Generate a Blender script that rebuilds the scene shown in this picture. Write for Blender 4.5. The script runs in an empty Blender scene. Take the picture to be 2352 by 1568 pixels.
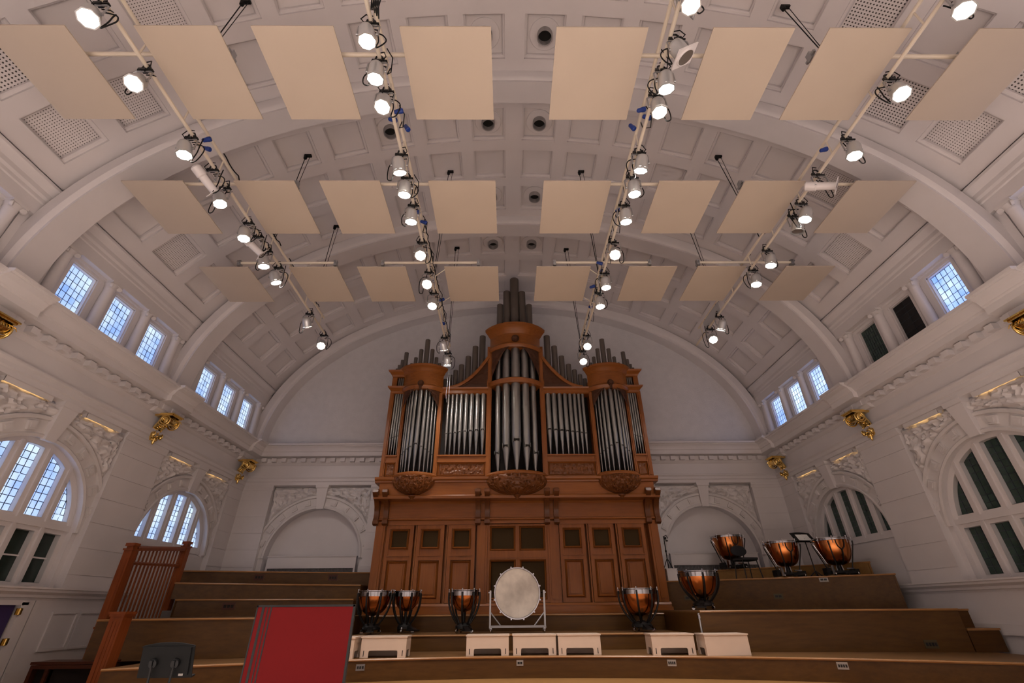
import bpy, bmesh, math, random
from math import sin, cos, pi, sqrt, radians, atan2
from mathutils import Vector, Matrix, noise as mnoise

random.seed(7)
S = bpy.context.scene
COL = S.collection
H = 0.97            # height of the lens above the stage floor; all heights below are measured from the lens and lifted by H

# ------------------------------------------------------------------ camera
cam = bpy.data.objects.new('camera', bpy.data.cameras.new('camera'))
COL.objects.link(cam)
cam.data.sensor_width = 36.0
cam.data.lens = 1049.85 / 2352 * 36
cam.data.clip_end = 200
_p, _y, _r = 0.529349, -0.0120002, -0.0094505
_F, _U, _X = Vector((0, cos(_p), sin(_p))), Vector((0, -sin(_p), cos(_p))), Vector((1, 0, 0))
_Rz = Matrix.Rotation(_y, 3, 'Z')
_F, _U, _X = _Rz @ _F, _Rz @ _U, _Rz @ _X
_X, _U = cos(_r) * _X + sin(_r) * _U, -sin(_r) * _X + cos(_r) * _U
cam.matrix_world = Matrix(((_X.x, _U.x, -_F.x, -0.17), (_X.y, _U.y, -_F.y, 0.0), (_X.z, _U.z, -_F.z, H), (0, 0, 0, 1)))
S.camera = cam

# ------------------------------------------------------------------ world, exposure
w = bpy.data.worlds.new('dusk sky'); S.world = w; w.use_nodes = True
bg = w.node_tree.nodes['Background']; bg.inputs[0].default_value = (0.35, 0.55, 1.0, 1); bg.inputs[1].default_value = 0.6
S.view_settings.view_transform = 'Standard'; S.view_settings.look = 'None'
S.view_settings.exposure = 0.38; S.view_settings.gamma = 1.0; S.view_settings.use_curve_mapping = False
S.cycles.use_denoising = True
S.cycles.use_adaptive_sampling = True; S.cycles.adaptive_threshold = 0.06
S.cycles.max_bounces = 5; S.cycles.diffuse_bounces = 3; S.cycles.glossy_bounces = 2; S.cycles.transmission_bounces = 2
S.cycles.caustics_reflective = False; S.cycles.caustics_refractive = False
S.cycles.sample_clamp_indirect = 4.0
LAMP_W = 86.0      # stage lamps
FILL_W = 940.0     # unseen fill lamps added over the seats, their floor bounce lights ceiling and walls
WARM = (1.0, 0.91, 0.865)

# ------------------------------------------------------------------ materials
def new_mat(name):
    m = bpy.data.materials.new(name); m.use_nodes = True
    return m, m.node_tree.nodes, m.node_tree.links, m.node_tree.nodes['Principled BSDF']

def M(name, col, rough=0.6, metal=0.0, var=0.0, vscale=6.0, bump=0.0, bscale=60.0, spec=0.5, stretch=(1, 1, 1), col2=None):
    m, n, l, b = new_mat(name)
    b.inputs['Base Color'].default_value = (*col, 1); b.inputs['Roughness'].default_value = rough
    b.inputs['Metallic'].default_value = metal; b.inputs['Specular IOR Level'].default_value = spec
    if var or col2:
        tc = n.new('ShaderNodeTexCoord'); mp = n.new('ShaderNodeMapping'); mp.inputs['Scale'].default_value = stretch
        t = n.new('ShaderNodeTexNoise'); t.inputs['Scale'].default_value = vscale; t.inputs['Detail'].default_value = 6
        r = n.new('ShaderNodeMix'); r.data_type = 'RGBA'
        c2 = col2 or tuple(c * (1 - var) for c in col)
        r.inputs[6].default_value = (*col, 1); r.inputs[7].default_value = (*c2, 1)
        l.new(tc.outputs['Object'], mp.inputs[0]); l.new(mp.outputs[0], t.inputs['Vector'])
        rp = n.new('ShaderNodeValToRGB'); rp.color_ramp.elements[0].position = 0.35; rp.color_ramp.elements[1].position = 0.68
        l.new(t.outputs['Fac'], rp.inputs[0]); l.new(rp.outputs[0], r.inputs[0]); l.new(r.outputs[2], b.inputs['Base Color'])
    if bump:
        tc = n.new('ShaderNodeTexCoord'); t = n.new('ShaderNodeTexNoise'); t.inputs['Scale'].default_value = bscale; t.inputs['Detail'].default_value = 4
        bp = n.new('ShaderNodeBump'); bp.inputs['Strength'].default_value = bump; bp.inputs['Distance'].default_value = 0.02
        l.new(tc.outputs['Object'], t.inputs['Vector']); l.new(t.outputs['Fac'], bp.inputs['Height']); l.new(bp.outputs[0], b.inputs['Normal'])
    return m

def wood(name, c1, c2, rough=0.35, axis='x', scale=1.0, coat=0.0):
    m, n, l, b = new_mat(name)
    tc = n.new('ShaderNodeTexCoord'); mp = n.new('ShaderNodeMapping')
    k = {'x': (0.6, 9, 9), 'y': (9, 0.6, 9), 'z': (9, 9, 0.6)}[axis]
    mp.inputs['Scale'].default_value = tuple(v * scale for v in k)
    t = n.new('ShaderNodeTexNoise'); t.inputs['Scale'].default_value = 2.2; t.inputs['Detail'].default_value = 8; t.inputs['Roughness'].default_value = 0.65
    t2 = n.new('ShaderNodeTexNoise'); t2.inputs['Scale'].default_value = 0.9; t2.inputs['Detail'].default_value = 2
    rp = n.new('ShaderNodeValToRGB'); rp.color_ramp.elements[0].position = 0.32; rp.color_ramp.elements[1].position = 0.70
    rp.color_ramp.elements[0].color = (*c2, 1); rp.color_ramp.elements[1].color = (*c1, 1)
    ad = n.new('ShaderNodeMath'); ad.operation = 'MULTIPLY_ADD'; ad.inputs[1].default_value = 0.6
    ml = n.new('ShaderNodeMath'); ml.operation = 'MULTIPLY'; ml.inputs[1].default_value = 0.4
    l.new(tc.outputs['Object'], mp.inputs[0]); l.new(mp.outputs[0], t.inputs['Vector']); l.new(tc.outputs['Object'], t2.inputs['Vector'])
    l.new(t2.outputs['Fac'], ml.inputs[0]); l.new(t.outputs['Fac'], ad.inputs[0]); l.new(ml.outputs[0], ad.inputs[2])
    l.new(ad.outputs[0], rp.inputs[0]); l.new(rp.outputs[0], b.inputs['Base Color'])
    b.inputs['Roughness'].default_value = rough; b.inputs['Specular IOR Level'].default_value = 0.22; b.inputs['Coat Weight'].default_value = coat * .8; b.inputs['Coat Roughness'].default_value = 0.25
    return m

def emit(name, col, strength):
    m, n, l, b = new_mat(name)
    b.inputs['Base Color'].default_value = (*col, 1); b.inputs['Emission Color'].default_value = (*col, 1); b.inputs['Emission Strength'].default_value = strength
    return m

def pane_lit(name, lo, hi, strength):
    # daylight behind old leaded glass: each pane its own tint, clouds through it
    m, n, l, b = new_mat(name)
    oi = n.new('ShaderNodeObjectInfo'); tc = n.new('ShaderNodeTexCoord'); t = n.new('ShaderNodeTexNoise'); t.inputs['Scale'].default_value = 1.6; t.inputs['Detail'].default_value = 3
    ge = n.new('ShaderNodeNewGeometry')
    a = n.new('ShaderNodeMath'); a.operation = 'MULTIPLY_ADD'; a.inputs[1].default_value = 0.25
    mu = n.new('ShaderNodeMath'); mu.operation = 'MULTIPLY_ADD'; mu.inputs[1].default_value = 1.7; mu.inputs[2].default_value = -0.48
    l.new(ge.outputs['Position'], t.inputs['Vector']); l.new(t.outputs['Fac'], mu.inputs[0]); l.new(oi.outputs['Random'], a.inputs[0]); l.new(mu.outputs[0], a.inputs[2])
    mx = n.new('ShaderNodeMix'); mx.data_type = 'RGBA'; mx.inputs[6].default_value = (*lo, 1); mx.inputs[7].default_value = (*hi, 1)
    l.new(a.outputs[0], mx.inputs[0]); l.new(mx.outputs[2], b.inputs['Emission Color']); b.inputs['Emission Strength'].default_value = strength
    b.inputs['Base Color'].default_value = (0.02, 0.03, 0.04, 1); b.inputs['Roughness'].default_value = 0.25
    return m

def perforated(name, col, hole, pitch=0.042, rad=0.0085):
    m, n, l, b = new_mat(name)
    tc = n.new('ShaderNodeTexCoord'); mp = n.new('ShaderNodeVectorMath'); mp.operation = 'SCALE'; mp.inputs['Scale'].default_value = 1 / pitch
    fr = n.new('ShaderNodeVectorMath'); fr.operation = 'FRACTION'
    sb = n.new('ShaderNodeVectorMath'); sb.operation = 'SUBTRACT'; sb.inputs[1].default_value = (0.5, 0.5, 0)
    sep = n.new('ShaderNodeSeparateXYZ'); cb = n.new('ShaderNodeCombineXYZ'); ln = n.new('ShaderNodeVectorMath'); ln.operation = 'LENGTH'
    lt = n.new('ShaderNodeMath'); lt.operation = 'LESS_THAN'; lt.inputs[1].default_value = rad / pitch
    mx = n.new('ShaderNodeMix'); mx.data_type = 'RGBA'; mx.inputs[6].default_value = (*col, 1); mx.inputs[7].default_value = (*hole, 1)
    l.new(tc.outputs['Object'], mp.inputs[0]); l.new(mp.outputs[0], fr.inputs[0]); l.new(fr.outputs[0], sb.inputs[0]); l.new(sb.outputs[0], sep.inputs[0])
    l.new(sep.outputs[0], cb.inputs[0]); l.new(sep.outputs[1], cb.inputs[1]); l.new(cb.outputs[0], ln.inputs[0]); l.new(ln.outputs['Value'], lt.inputs[0])
    l.new(lt.outputs[0], mx.inputs[0]); l.new(mx.outputs[2], b.inputs['Base Color']); b.inputs['Roughness'].default_value = 0.8
    return m

PLASTER = (0.80, 0.75, 0.745)
m_white = M('white plaster', PLASTER, 0.6, var=0.05, vscale=1.5)
m_ceil = M('ceiling plaster', (0.80, 0.745, 0.74), 0.75, var=0.05, vscale=1.2)
m_rough = M('roughcast plaster', (0.78, 0.745, 0.75), 0.85, var=0.06, vscale=4, bump=0.5, bscale=30)
m_relief = M('moulded plaster', (0.80, 0.75, 0.735), 0.5, var=0.05, vscale=5)
m_gloss = M('gloss paint', (0.81, 0.76, 0.75), 0.28)
m_perf = perforated('perforated plaster', (0.79, 0.735, 0.73), (0.13, 0.11, 0.10))
m_perf_big = perforated('coarse perforated plaster', (0.79, 0.735, 0.73), (0.07, 0.06, 0.055), 0.05, 0.0125)
m_panel = M('cream panel', (0.615, 0.51, 0.405), 0.7, var=0.03, vscale=1.5)
m_organ = wood('organ oak upright', (0.33, 0.108, 0.022), (0.19, 0.055, 0.012), 0.32, 'z', 1.0, 0.25)
m_organ_h = wood('organ oak', (0.34, 0.112, 0.023), (0.20, 0.06, 0.013), 0.30, 'x', 1.0, 0.3)
m_carve = wood('carved oak', (0.24, 0.082, 0.022), (0.10, 0.032, 0.010), 0.36, 'x', 0.6, 0.3)
m_carve_dark = wood('dark carved oak', (0.10, 0.04, 0.02), (0.05, 0.02, 0.01), 0.45, 'x', 0.6)
m_bracket = wood('bracket oak', (0.17, 0.055, 0.016), (0.08, 0.026, 0.008), 0.3, 'z', 1.0, 0.3)
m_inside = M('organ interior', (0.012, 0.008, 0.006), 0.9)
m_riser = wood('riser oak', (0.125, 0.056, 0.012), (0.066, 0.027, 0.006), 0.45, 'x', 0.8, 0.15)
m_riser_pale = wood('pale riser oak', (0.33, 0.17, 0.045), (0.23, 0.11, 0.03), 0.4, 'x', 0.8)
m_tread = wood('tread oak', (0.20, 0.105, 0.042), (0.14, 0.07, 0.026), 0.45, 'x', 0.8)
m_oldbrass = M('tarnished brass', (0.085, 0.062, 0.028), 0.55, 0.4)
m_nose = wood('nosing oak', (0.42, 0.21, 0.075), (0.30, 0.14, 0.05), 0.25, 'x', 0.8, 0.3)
m_floor = wood('stage floor oak', (0.44, 0.24, 0.085), (0.34, 0.175, 0.06), 0.32, 'x', 0.8, 0.2)
m_hallfloor = M('hall floor', (0.56, 0.50, 0.46), 0.6, var=0.1, vscale=2)
m_rail = wood('railing mahogany', (0.30, 0.075, 0.018), (0.17, 0.038, 0.010), 0.35, 'z', 1.0, 0.2)
m_darkwood = wood('dark bench wood', (0.10, 0.03, 0.014), (0.05, 0.015, 0.008), 0.35, 'x', 1.0)
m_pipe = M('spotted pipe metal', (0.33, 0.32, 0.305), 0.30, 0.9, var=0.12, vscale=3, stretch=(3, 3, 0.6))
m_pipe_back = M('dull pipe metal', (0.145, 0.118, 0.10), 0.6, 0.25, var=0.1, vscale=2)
m_copper = M('copper', (0.72, 0.25, 0.075), 0.22, 1.0, var=0.12, vscale=5)
m_chrome = M('chrome', (0.50, 0.50, 0.52), 0.10, 1.0)
m_steel = M('grey steel', (0.42, 0.42, 0.43), 0.35, 0.8)
m_black = M('black metal', (0.009, 0.0085, 0.0085), 0.45, 0.2)
m_rubber = M('black plastic', (0.010, 0.010, 0.010), 0.6, spec=0.2)
m_fabric = M('black fabric', (0.012, 0.012, 0.014), 0.85)
m_head = M('calf drumhead', (0.80, 0.72, 0.62), 0.6, vscale=2.6, col2=(0.46, 0.40, 0.34))
m_film = M('clear drumhead', (0.62, 0.58, 0.52), 0.5)
m_gold = M('gilding', (1.0, 0.70, 0.24), 0.16, 1.0, bump=0.3, bscale=25)
m_brass = M('brass', (0.55, 0.38, 0.13), 0.3, 1.0)
m_silver = M('silver lamp paint', (0.60, 0.60, 0.60), 0.3, 0.55)
m_pipewhite = M('cream painted tube', (0.78, 0.68, 0.55), 0.4)
m_stool = M('cream stool paint', (0.74, 0.58, 0.46), 0.45, var=0.05, vscale=4)
m_red = M('red board', (0.135, 0.0075, 0.008), 0.8, var=0.08, vscale=2, spec=0.1)
m_blue = M('blue connector', (0.012, 0.045, 0.26), 0.45)
m_paper = M('sheet music', (0.72, 0.72, 0.70), 0.8)
m_plate = M('socket plate', (0.40, 0.36, 0.33), 0.4)
m_vent = M('vent grille', (0.20, 0.185, 0.185), 0.6)
m_tube = M('vent tube', (0.34, 0.31, 0.30), 0.6)
m_hole = M('vent hole', (0.012, 0.011, 0.010), 0.9)
m_lead = M('lead came', (0.035, 0.045, 0.06), 0.5)
m_purple = M('corridor wall', (0.05, 0.03, 0.11), 0.7)
m_darkpane = M('dark glass', (0.026, 0.045, 0.038), 0.16, var=0.35, vscale=3)
m_greenpane = M('green glass', (0.055, 0.095, 0.078), 0.22, var=0.35, vscale=5)
m_blind = M('black blind', (0.012, 0.012, 0.013), 0.8)
m_lens = emit('lit lens', (1.0, 0.90, 0.78), 22.0)
m_lens_off = M('unlit lens', (0.16, 0.13, 0.11), 0.15)
m_sky_white = pane_lit('pale daylight pane', (0.20, 0.36, 0.95), (0.76, 0.88, 1.0), 1.0)
m_sky_blue = pane_lit('blue daylight pane', (0.06, 0.20, 0.86), (0.70, 0.84, 1.0), 1.25)
m_reveal = M('reveal paint', (0.70, 0.68, 0.68), 0.5)

# ------------------------------------------------------------------ mesh building
class MB:
    def __init__(s): s.v = []; s.f = []
    def add(s, vs, fs):
        b = len(s.v); s.v += [tuple(v) for v in vs]; s.f += [tuple(i + b for i in f) for f in fs]; return s
    def box(s, x0, x1, y0, y1, z0, z1, mat=None):
        vs = [(x, y, z) for z in (z0, z1) for y in (y0, y1) for x in (x0, x1)]
        if mat is not None: vs = [tuple(mat @ Vector(v)) for v in vs]
        return s.add(vs, [(0, 2, 3, 1), (4, 5, 7, 6), (0, 1, 5, 4), (1, 3, 7, 5), (3, 2, 6, 7), (2, 0, 4, 6)])
    def cbox(s, c, d, mat=None):
        x, y, z = c; a, b, e = d[0] / 2, d[1] / 2, d[2] / 2
        return s.box(x - a, x + a, y - b, y + b, z - e, z + e, mat)
    def prism(s, poly, a0, a1, axis='x'):
        def P(p, a): return {'x': (a, p[0], p[1]), 'y': (p[0], a, p[1]), 'z': (p[0], p[1], a)}[axis]
        n = len(poly); vs = [P(p, a0) for p in poly] + [P(p, a1) for p in poly]
        return s.add(vs, [tuple(range(n - 1, -1, -1)), tuple(range(n, 2 * n))] + [(i, (i + 1) % n, n + (i + 1) % n, n + i) for i in range(n)])
    def tube(s, pts, r, n=8, caps=True, r1=None):
        pts = [Vector(p) for p in pts]; k = len(pts); vs = []; up = None
        for i, p in enumerate(pts):
            t = (pts[min(i + 1, k - 1)] - pts[max(i - 1, 0)]).normalized()
            if up is None: up = t.orthogonal().normalized()
            else:
                up = up - t * up.dot(t); up = up.normalized() if up.length > 1e-6 else t.orthogonal().normalized()
            w_ = t.cross(up); rr = r if r1 is None else r + (r1 - r) * i / (k - 1)
            vs += [p + rr * (cos(2 * pi * j / n) * up + sin(2 * pi * j / n) * w_) for j in range(n)]
        fs = [(i * n + j, i * n + (j + 1) % n, (i + 1) * n + (j + 1) % n, (i + 1) * n + j) for i in range(k - 1) for j in range(n)]
        if caps: fs += [tuple(range(n - 1, -1, -1)), tuple(range((k - 1) * n, k * n))]
        return s.add(vs, fs)
    def lathe(s, prof, n=24, o=(0, 0, 0), mat=None, a0=0.0, a1=2 * pi, caps=True):
        full = abs(a1 - a0 - 2 * pi) < 1e-6; m = n if full else n + 1; vs = []
        for r, z in prof:
            for j in range(m):
                a = a0 + (a1 - a0) * j / n; v = Vector((o[0] + r * cos(a), o[1] + r * sin(a), o[2] + z))
                vs.append(mat @ v if mat is not None else v)
        fs = []
        for i in range(len(prof) - 1):
            for j in range(n):
                j2 = (j + 1) % m; fs.append((i * m + j, i * m + j2, (i + 1) * m + j2, (i + 1) * m + j))
        if caps and full:
            if prof[0][0] > 1e-4: fs.append(tuple(range(m - 1, -1, -1)))
            if prof[-1][0] > 1e-4: fs.append(tuple(range((len(prof) - 1) * m, len(prof) * m)))
        return s.add(vs, fs)
    def sweep(s, rows, closed=False, cap=True):
        # rows: list of cross sections (lists of points, all the same length)
        n = len(rows[0]); vs = [p for r in rows for p in r]; k = n if closed else n - 1
        fs = [(i * n + j, i * n + (j + 1) % n, (i + 1) * n + (j + 1) % n, (i + 1) * n + j) for i in range(len(rows) - 1) for j in range(k)]
        if cap: fs += [tuple(range(n - 1, -1, -1)), tuple(range((len(rows) - 1) * n, len(rows) * n))]
        return s.add(vs, fs)
    def mesh(s, name, m, smooth=35):
        me = bpy.data.meshes.new(name); me.from_pydata(s.v, [], s.f)
        bm = bmesh.new(); bm.from_mesh(me)
        bmesh.ops.remove_doubles(bm, verts=bm.verts, dist=1e-5)
        bmesh.ops.recalc_face_normals(bm, faces=bm.faces); bm.to_mesh(me); bm.free()
        if m: me.materials.append(m)
        if smooth:
            me.shade_smooth(); me.set_sharp_from_angle(angle=radians(smooth))
        return me
    def obj(s, name, m, parent=None, smooth=35, loc=None):
        return link(name, s.mesh(name, m, smooth), parent, loc)

def link(name, me, parent=None, loc=None, mat=None):
    o = bpy.data.objects.new(name, me); COL.objects.link(o)
    if parent is not None: o.parent = parent
    if mat is not None: o.matrix_local = mat
    elif loc is not None: o.location = loc
    return o

def tag(o, label=None, cat=None, group=None, kind=None):
    if label: o['label'] = label
    if cat: o['category'] = cat
    if group: o['group'] = group
    if kind: o['kind'] = kind
    return o

def thing(name, loc, label, cat, group=None, rz=0.0, rot=None):
    o = bpy.data.objects.new(name, None); COL.objects.link(o); o.empty_display_size = 0.1
    o.location = (loc[0], loc[1], loc[2] + H); o.rotation_euler = rot or (0, 0, rz)
    return tag(o, label, cat, group)

def structure(name, loc=(0, 0, 0), rz=0.0):
    o = bpy.data.objects.new(name, None); COL.objects.link(o); o.location = (loc[0], loc[1], loc[2] + H); o.rotation_euler = (0, 0, rz)
    o['kind'] = 'structure'; o.empty_display_size = 0.1
    return o

def kids(o): return [c for c in COL.objects if c.parent == o]
def copy_tree(root, kidmap, loc, label, rz=None):
    r = root.copy(); COL.objects.link(r); r.location = (loc[0], loc[1], loc[2] + H); r['label'] = label
    if rz is not None: r.rotation_euler = (0, 0, rz)
    for c, subs in kidmap:
        d = c.copy(); COL.objects.link(d); d.parent = r
        for g in subs:
            e = g.copy(); COL.objects.link(e); e.parent = d
    return r
def kidmap(root):
    ch = [c for c in root.children]
    return [(c, list(c.children)) for c in ch]

def relief(u, v, f=5.0, seed=0.0):
    # scrolling foliage: 0..1
    a = mnoise.noise(Vector((u * f * .35 + seed, v * f * .35, 3.1))); b = mnoise.noise(Vector((u * f * .35, v * f * .35 + seed, 9.7)))
    q = sin((u + .5 * a) * f + 2.2 * b) * sin((v + .5 * b) * f * 1.1 + 2.4 * a)
    d = abs(mnoise.noise(Vector((u * f * 1.3 + 7 + seed, v * f * 1.3, 1.7))))
    return max(0.0, min(1.0, 0.55 * abs(q) ** .7 + 0.75 * (1 - 2.2 * d) * .5 + .1))

def clip_convex(poly, clip):
    out = poly
    for i in range(len(clip)):
        a, b = clip[i], clip[(i + 1) % len(clip)]; inp = out; out = []
        def side(p): return (b[0] - a[0]) * (p[1] - a[1]) - (b[1] - a[1]) * (p[0] - a[0])
        for j in range(len(inp)):
            p, q = inp[j], inp[(j + 1) % len(inp)]; sp, sq = side(p), side(q)
            if sp >= 0: out.append(p)
            if (sp >= 0) != (sq >= 0):
                t = sp / (sp - sq); out.append((p[0] + t * (q[0] - p[0]), p[1] + t * (q[1] - p[1])))
        if len(out) < 3: return []
    return out

# ================================================================== THE ROOM
XW, YB, YF = 8.15, 14.2, -6.7         # side walls, end wall, rear wall of the hall
BAY, RIB0 = 4.16, 9.95                # bay length, one rib's centre
RIBS = [RIB0 + BAY * k for k in (-4, -3, -2, -1, 0, 1)]       # -6.69 ... 14.11
BAYS = [r + BAY / 2 for r in RIBS[:-1]]                        # -4.61, -0.45, 3.71, 7.87, 12.03
VA, VB, V0 = 8.35, 5.40, 4.50         # vault ellipse
RA, RB = 7.85, 5.10                   # rib soffit ellipse

# floor
fl = structure('floor')
MB().box(-8.3, 8.3, 5.6, 14.6, -1.07, -0.97).obj('stage_boards', m_floor, fl, 0)
MB().box(-8.3, 8.3, YF, 5.6, -1.07, -0.97).obj('hall_floor', m_hallfloor, fl, 0)

# arc length along the vault ellipse
_th = [radians(i * .02) for i in range(4501)]; _s = [0.0]
for i in range(1, len(_th)):
    a = (_th[i] + _th[i - 1]) / 2; _s.append(_s[-1] + sqrt((VA * cos(a)) ** 2 + (VB * sin(a)) ** 2) * (_th[i] - _th[i - 1]))
import bisect
def th_of(s):
    sg = -1 if s < 0 else 1; i = min(bisect.bisect(_s, abs(s)), len(_th) - 1); return sg * _th[i]
def vp(th, dr=0.0):
    return Vector(((VA + dr) * sin(th), 0, V0 + (VB + dr) * cos(th)))

ceil = structure('ceiling')
CW, CH_, CD = 0.80, 0.84, 0.13         # coffer width along the curve, length along the hall, depth
CK = [0.60 + 1.10 * k for k in range(8)]; CK = [-c for c in reversed(CK)] + CK
S_END = 9.02
def coffer_kind(k, row, bay):
    sgn = -1 if CK[k] < 0 else 1; j = k - 8 if k >= 8 else 7 - k
    if abs(bay - 7.87) < .1:
        if (j, row) == (7, 1) or (j, row, sgn) == (6, 0, 1): return 'perf'
    if abs(bay - 3.71) < .1:
        if (j, row) in ((5, 1), (6, 2), (7, 2), (1, 1)): return 'perf_big' if (sgn > 0 or j == 1) and j in (5, 6) else 'perf'
        if (j, row) == (7, 1): return 'perf_big'
    return 'plain'
shell = MB()
tubes = []
for by in BAYS:
    rows_y = [by + BAY * 0 + d for d in (-1.12, 0, 1.12)]
    y0, y1 = by - BAY / 2, by + BAY / 2
    yc = [y0] + [v for r in rows_y for v in (r - CH_ / 2, r + CH_ / 2)] + [y1]
    sc = [-S_END] + [v for c in CK for v in (c - CW / 2, c + CW / 2)] + [S_END]
    for i in range(len(sc) - 1):
        ths = [th_of(sc[i]), th_of(sc[i + 1])]
        for j in range(len(yc) - 1):
            quad = [(ths[0], yc[j]), (ths[1], yc[j]), (ths[1], yc[j + 1]), (ths[0], yc[j + 1])]
            if i % 2 == 1 and j % 2 == 1:
                # stepped moulding round the coffer, then the panel as a piece of its own
                k, row = (i - 1) // 2, (j - 1) // 2
                loops = []
                for ins, dr in ((0, 0), (0, .05), (.035, .055), (.05, .075), (.05, CD)):
                    da = ins / max(CW, .1) * (ths[1] - ths[0])
                    lp = []
                    for th, y in ((ths[0] + da, yc[j] + ins), (ths[1] - da, yc[j] + ins), (ths[1] - da, yc[j + 1] - ins), (ths[0] + da, yc[j + 1] - ins)):
                        v = vp(th, dr); lp.append((v.x, y, v.z))
                    loops.append(lp)
                shell.sweep(loops, closed=True, cap=False)
                kind = coffer_kind(k, row, by)
                mid = (ths[0] + ths[1]) / 2; c = vp(mid, CD); c.y = rows_y[row]
                tx = (vp(ths[1], CD) - vp(ths[0], CD)).normalized(); ty = Vector((0, 1, 0)); tz = tx.cross(ty)
                mw = Matrix(((tx.x, ty.x, tz.x, c.x), (tx.y, ty.y, tz.y, c.y), (tx.z, ty.z, tz.z, c.z), (0, 0, 0, 1)))
                key = 'coffer_' + kind
                if key not in globals():
                    b = MB().box(-CW / 2 + .03, CW / 2 - .03, -CH_ / 2 + .03, CH_ / 2 - .03, 0, .02)
                    globals()[key] = b.mesh('coffer_panel', {'plain': m_ceil, 'perf': m_perf, 'perf_big': m_perf_big}[kind], 0)
                link('coffer_panel', globals()[key], ceil, mat=mw)
            else:
                vs = []
                for th, y in quad: v = vp(th); vs.append((v.x, y, v.z))
                shell.add(vs, [(0, 1, 2, 3)])
shell.obj('vault', m_ceil, ceil, 20)
# solid back of the vault, so that no daylight leaks in round the coffers
rowsb = []
for y in (YF, YB + .3):
    rowsb.append([(vp(radians(t), .3).x, y, vp(radians(t), .3).z) for t in range(-84, 85, 6)])
MB().sweep(rowsb, cap=False).obj('vault_back', m_ceil, ceil, 0)

# round extract tubes in some coffers
def vent(x, y, n, lbl):
    th = math.asin(x / VA); c = vp(th, CD)
    nrm = Vector((sin(th) / VA, 0, cos(th) / VB)).normalized()
    q = nrm.to_track_quat('Z', 'Y'); t = thing('ceiling_vent', (c.x, y, c.z), lbl, 'vent', 'round vents in the ceiling coffers'); t.rotation_mode = 'QUATERNION'; t.rotation_quaternion = q
    MB().lathe([(.135, .0), (.135, -.15), (.15, -.16), (.155, -.15), (.155, 0)], 28, caps=False).obj('tube', m_tube, t)
    MB().lathe([(.31, 0), (.31, -.02), (.30, -.03), (.17, -.02), (.155, -.02)], 28, caps=False).obj('collar', m_ceil, t)
    MB().lathe([(0.0, -.005), (.136, -.005)], 28, caps=False).obj('opening', m_hole, t, 0)
for i, (x, y, lbl) in enumerate([(-.6, 4.83, 'round ceiling vent half hidden by the fourth front-row panel'), (.6, 4.83, 'round ceiling vent beside the fifth front-row panel'),
        (-.6, 6.75, 'round ceiling vent under the lower right corner of the fourth front-row panel'), (.6, 6.75, 'round ceiling vent right of centre between first and second panel rows'),
        (-2.85, 6.75, 'round ceiling vent behind the inner left lighting truss'), (.6, 8.99, 'round ceiling vent between the two middle panels of the second row'),
        (-.6, 8.99, 'round ceiling vent just hidden by the fourth second-row panel'),
        (-.6, 10.91, 'left one of the two round ceiling vents nearest the organ'), (.6, 10.91, 'right one of the two round ceiling vents nearest the organ')]):
    vent(x, y, i, lbl)

# transverse ribs
def rib(n, yc):
    sec = [(-.30, .30), (-.30, .10), (-.265, .06), (-.235, .045), (-.235, .0), (.235, .0), (.235, .045), (.265, .06), (.30, .10), (.30, .30)]
    if yc > 14: sec = [(y, r) for y, r in sec if y < .2][:5] + [(.18, 0), (.18, .3)]
    rows = []
    for i in range(-45, 46):
        th = radians(i * 2); e = []
        for dy, dr in sec: e.append(((RA + dr) * sin(th), yc + dy, V0 + (RB + dr * 1.15) * cos(th)))
        rows.append(e)
    o = MB().sweep(rows, closed=True).obj('trim_%d' % n, m_white, None, 40); tag(o, kind='structure'); o.location.z = H
for i, r in enumerate(RIBS): rib(i + 1, r)

# main cornice round the hall, with dentils
PROF = [(-.10, 3.26), (0, 3.28), (.05, 3.28), (.05, 3.37), (.08, 3.39), (.08, 3.46), (.12, 3.50), (.12, 3.53), (.04, 3.55), (.04, 3.86), (.07, 3.88), (.10, 3.93),
        (.12, 3.94), (.12, 4.08), (.34, 4.10), (.34, 4.22), (.37, 4.24), (.37, 4.26), (.42, 4.33), (.50, 4.37), (.50, 4.39), (.545, 4.40), (.545, 4.45), (-.05, 4.47)]
def ring(d, z):
    return [(-XW + d, YF, z), (-XW + d, YB - d * .8, z), (XW - d, YB - d * .8, z), (XW - d, YF, z)]
cor = structure('trim_7')
MB().sweep([ring(d, z) for d, z in PROF], cap=False).obj('cornice', m_white, cor, 30)
den = MB().box(-.07, .07, -.06, .06, -.055, .055).mesh('dentil', m_white, 0)
i = 0
y = 1.35
while y < 13.6:
    for sx in (-1, 1): link('dentil', den, cor, mat=Matrix.Translation((sx * (XW - .18), y, 4.005)) @ Matrix.Rotation(pi / 2, 4, 'Z'))
    y += .30
x = -7.65
while x < 7.7:
    if not -3.3 < x < 3.4: link('dentil', den, cor, loc=(x, YB - .145, 4.005))
    x += .30
# forward breaks of the cornice over each pier
for r in RIBS[1:]:
    for sx in (-1, 1):
        b = MB(); hw = .40; rr = min(r, 13.72)
        rows = []
        for yy in (rr - hw, rr + hw):
            rows.append([(sx * (XW - d - .10), yy, z + (.012 if z > 4.3 else 0)) for d, z in PROF if z >= 3.86] + [(sx * (XW + .05), yy, 4.46), (sx * (XW + .05), yy, 3.86)])
        b.sweep(rows, closed=True).obj('cornice_break', m_gloss, cor, 30)

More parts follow.
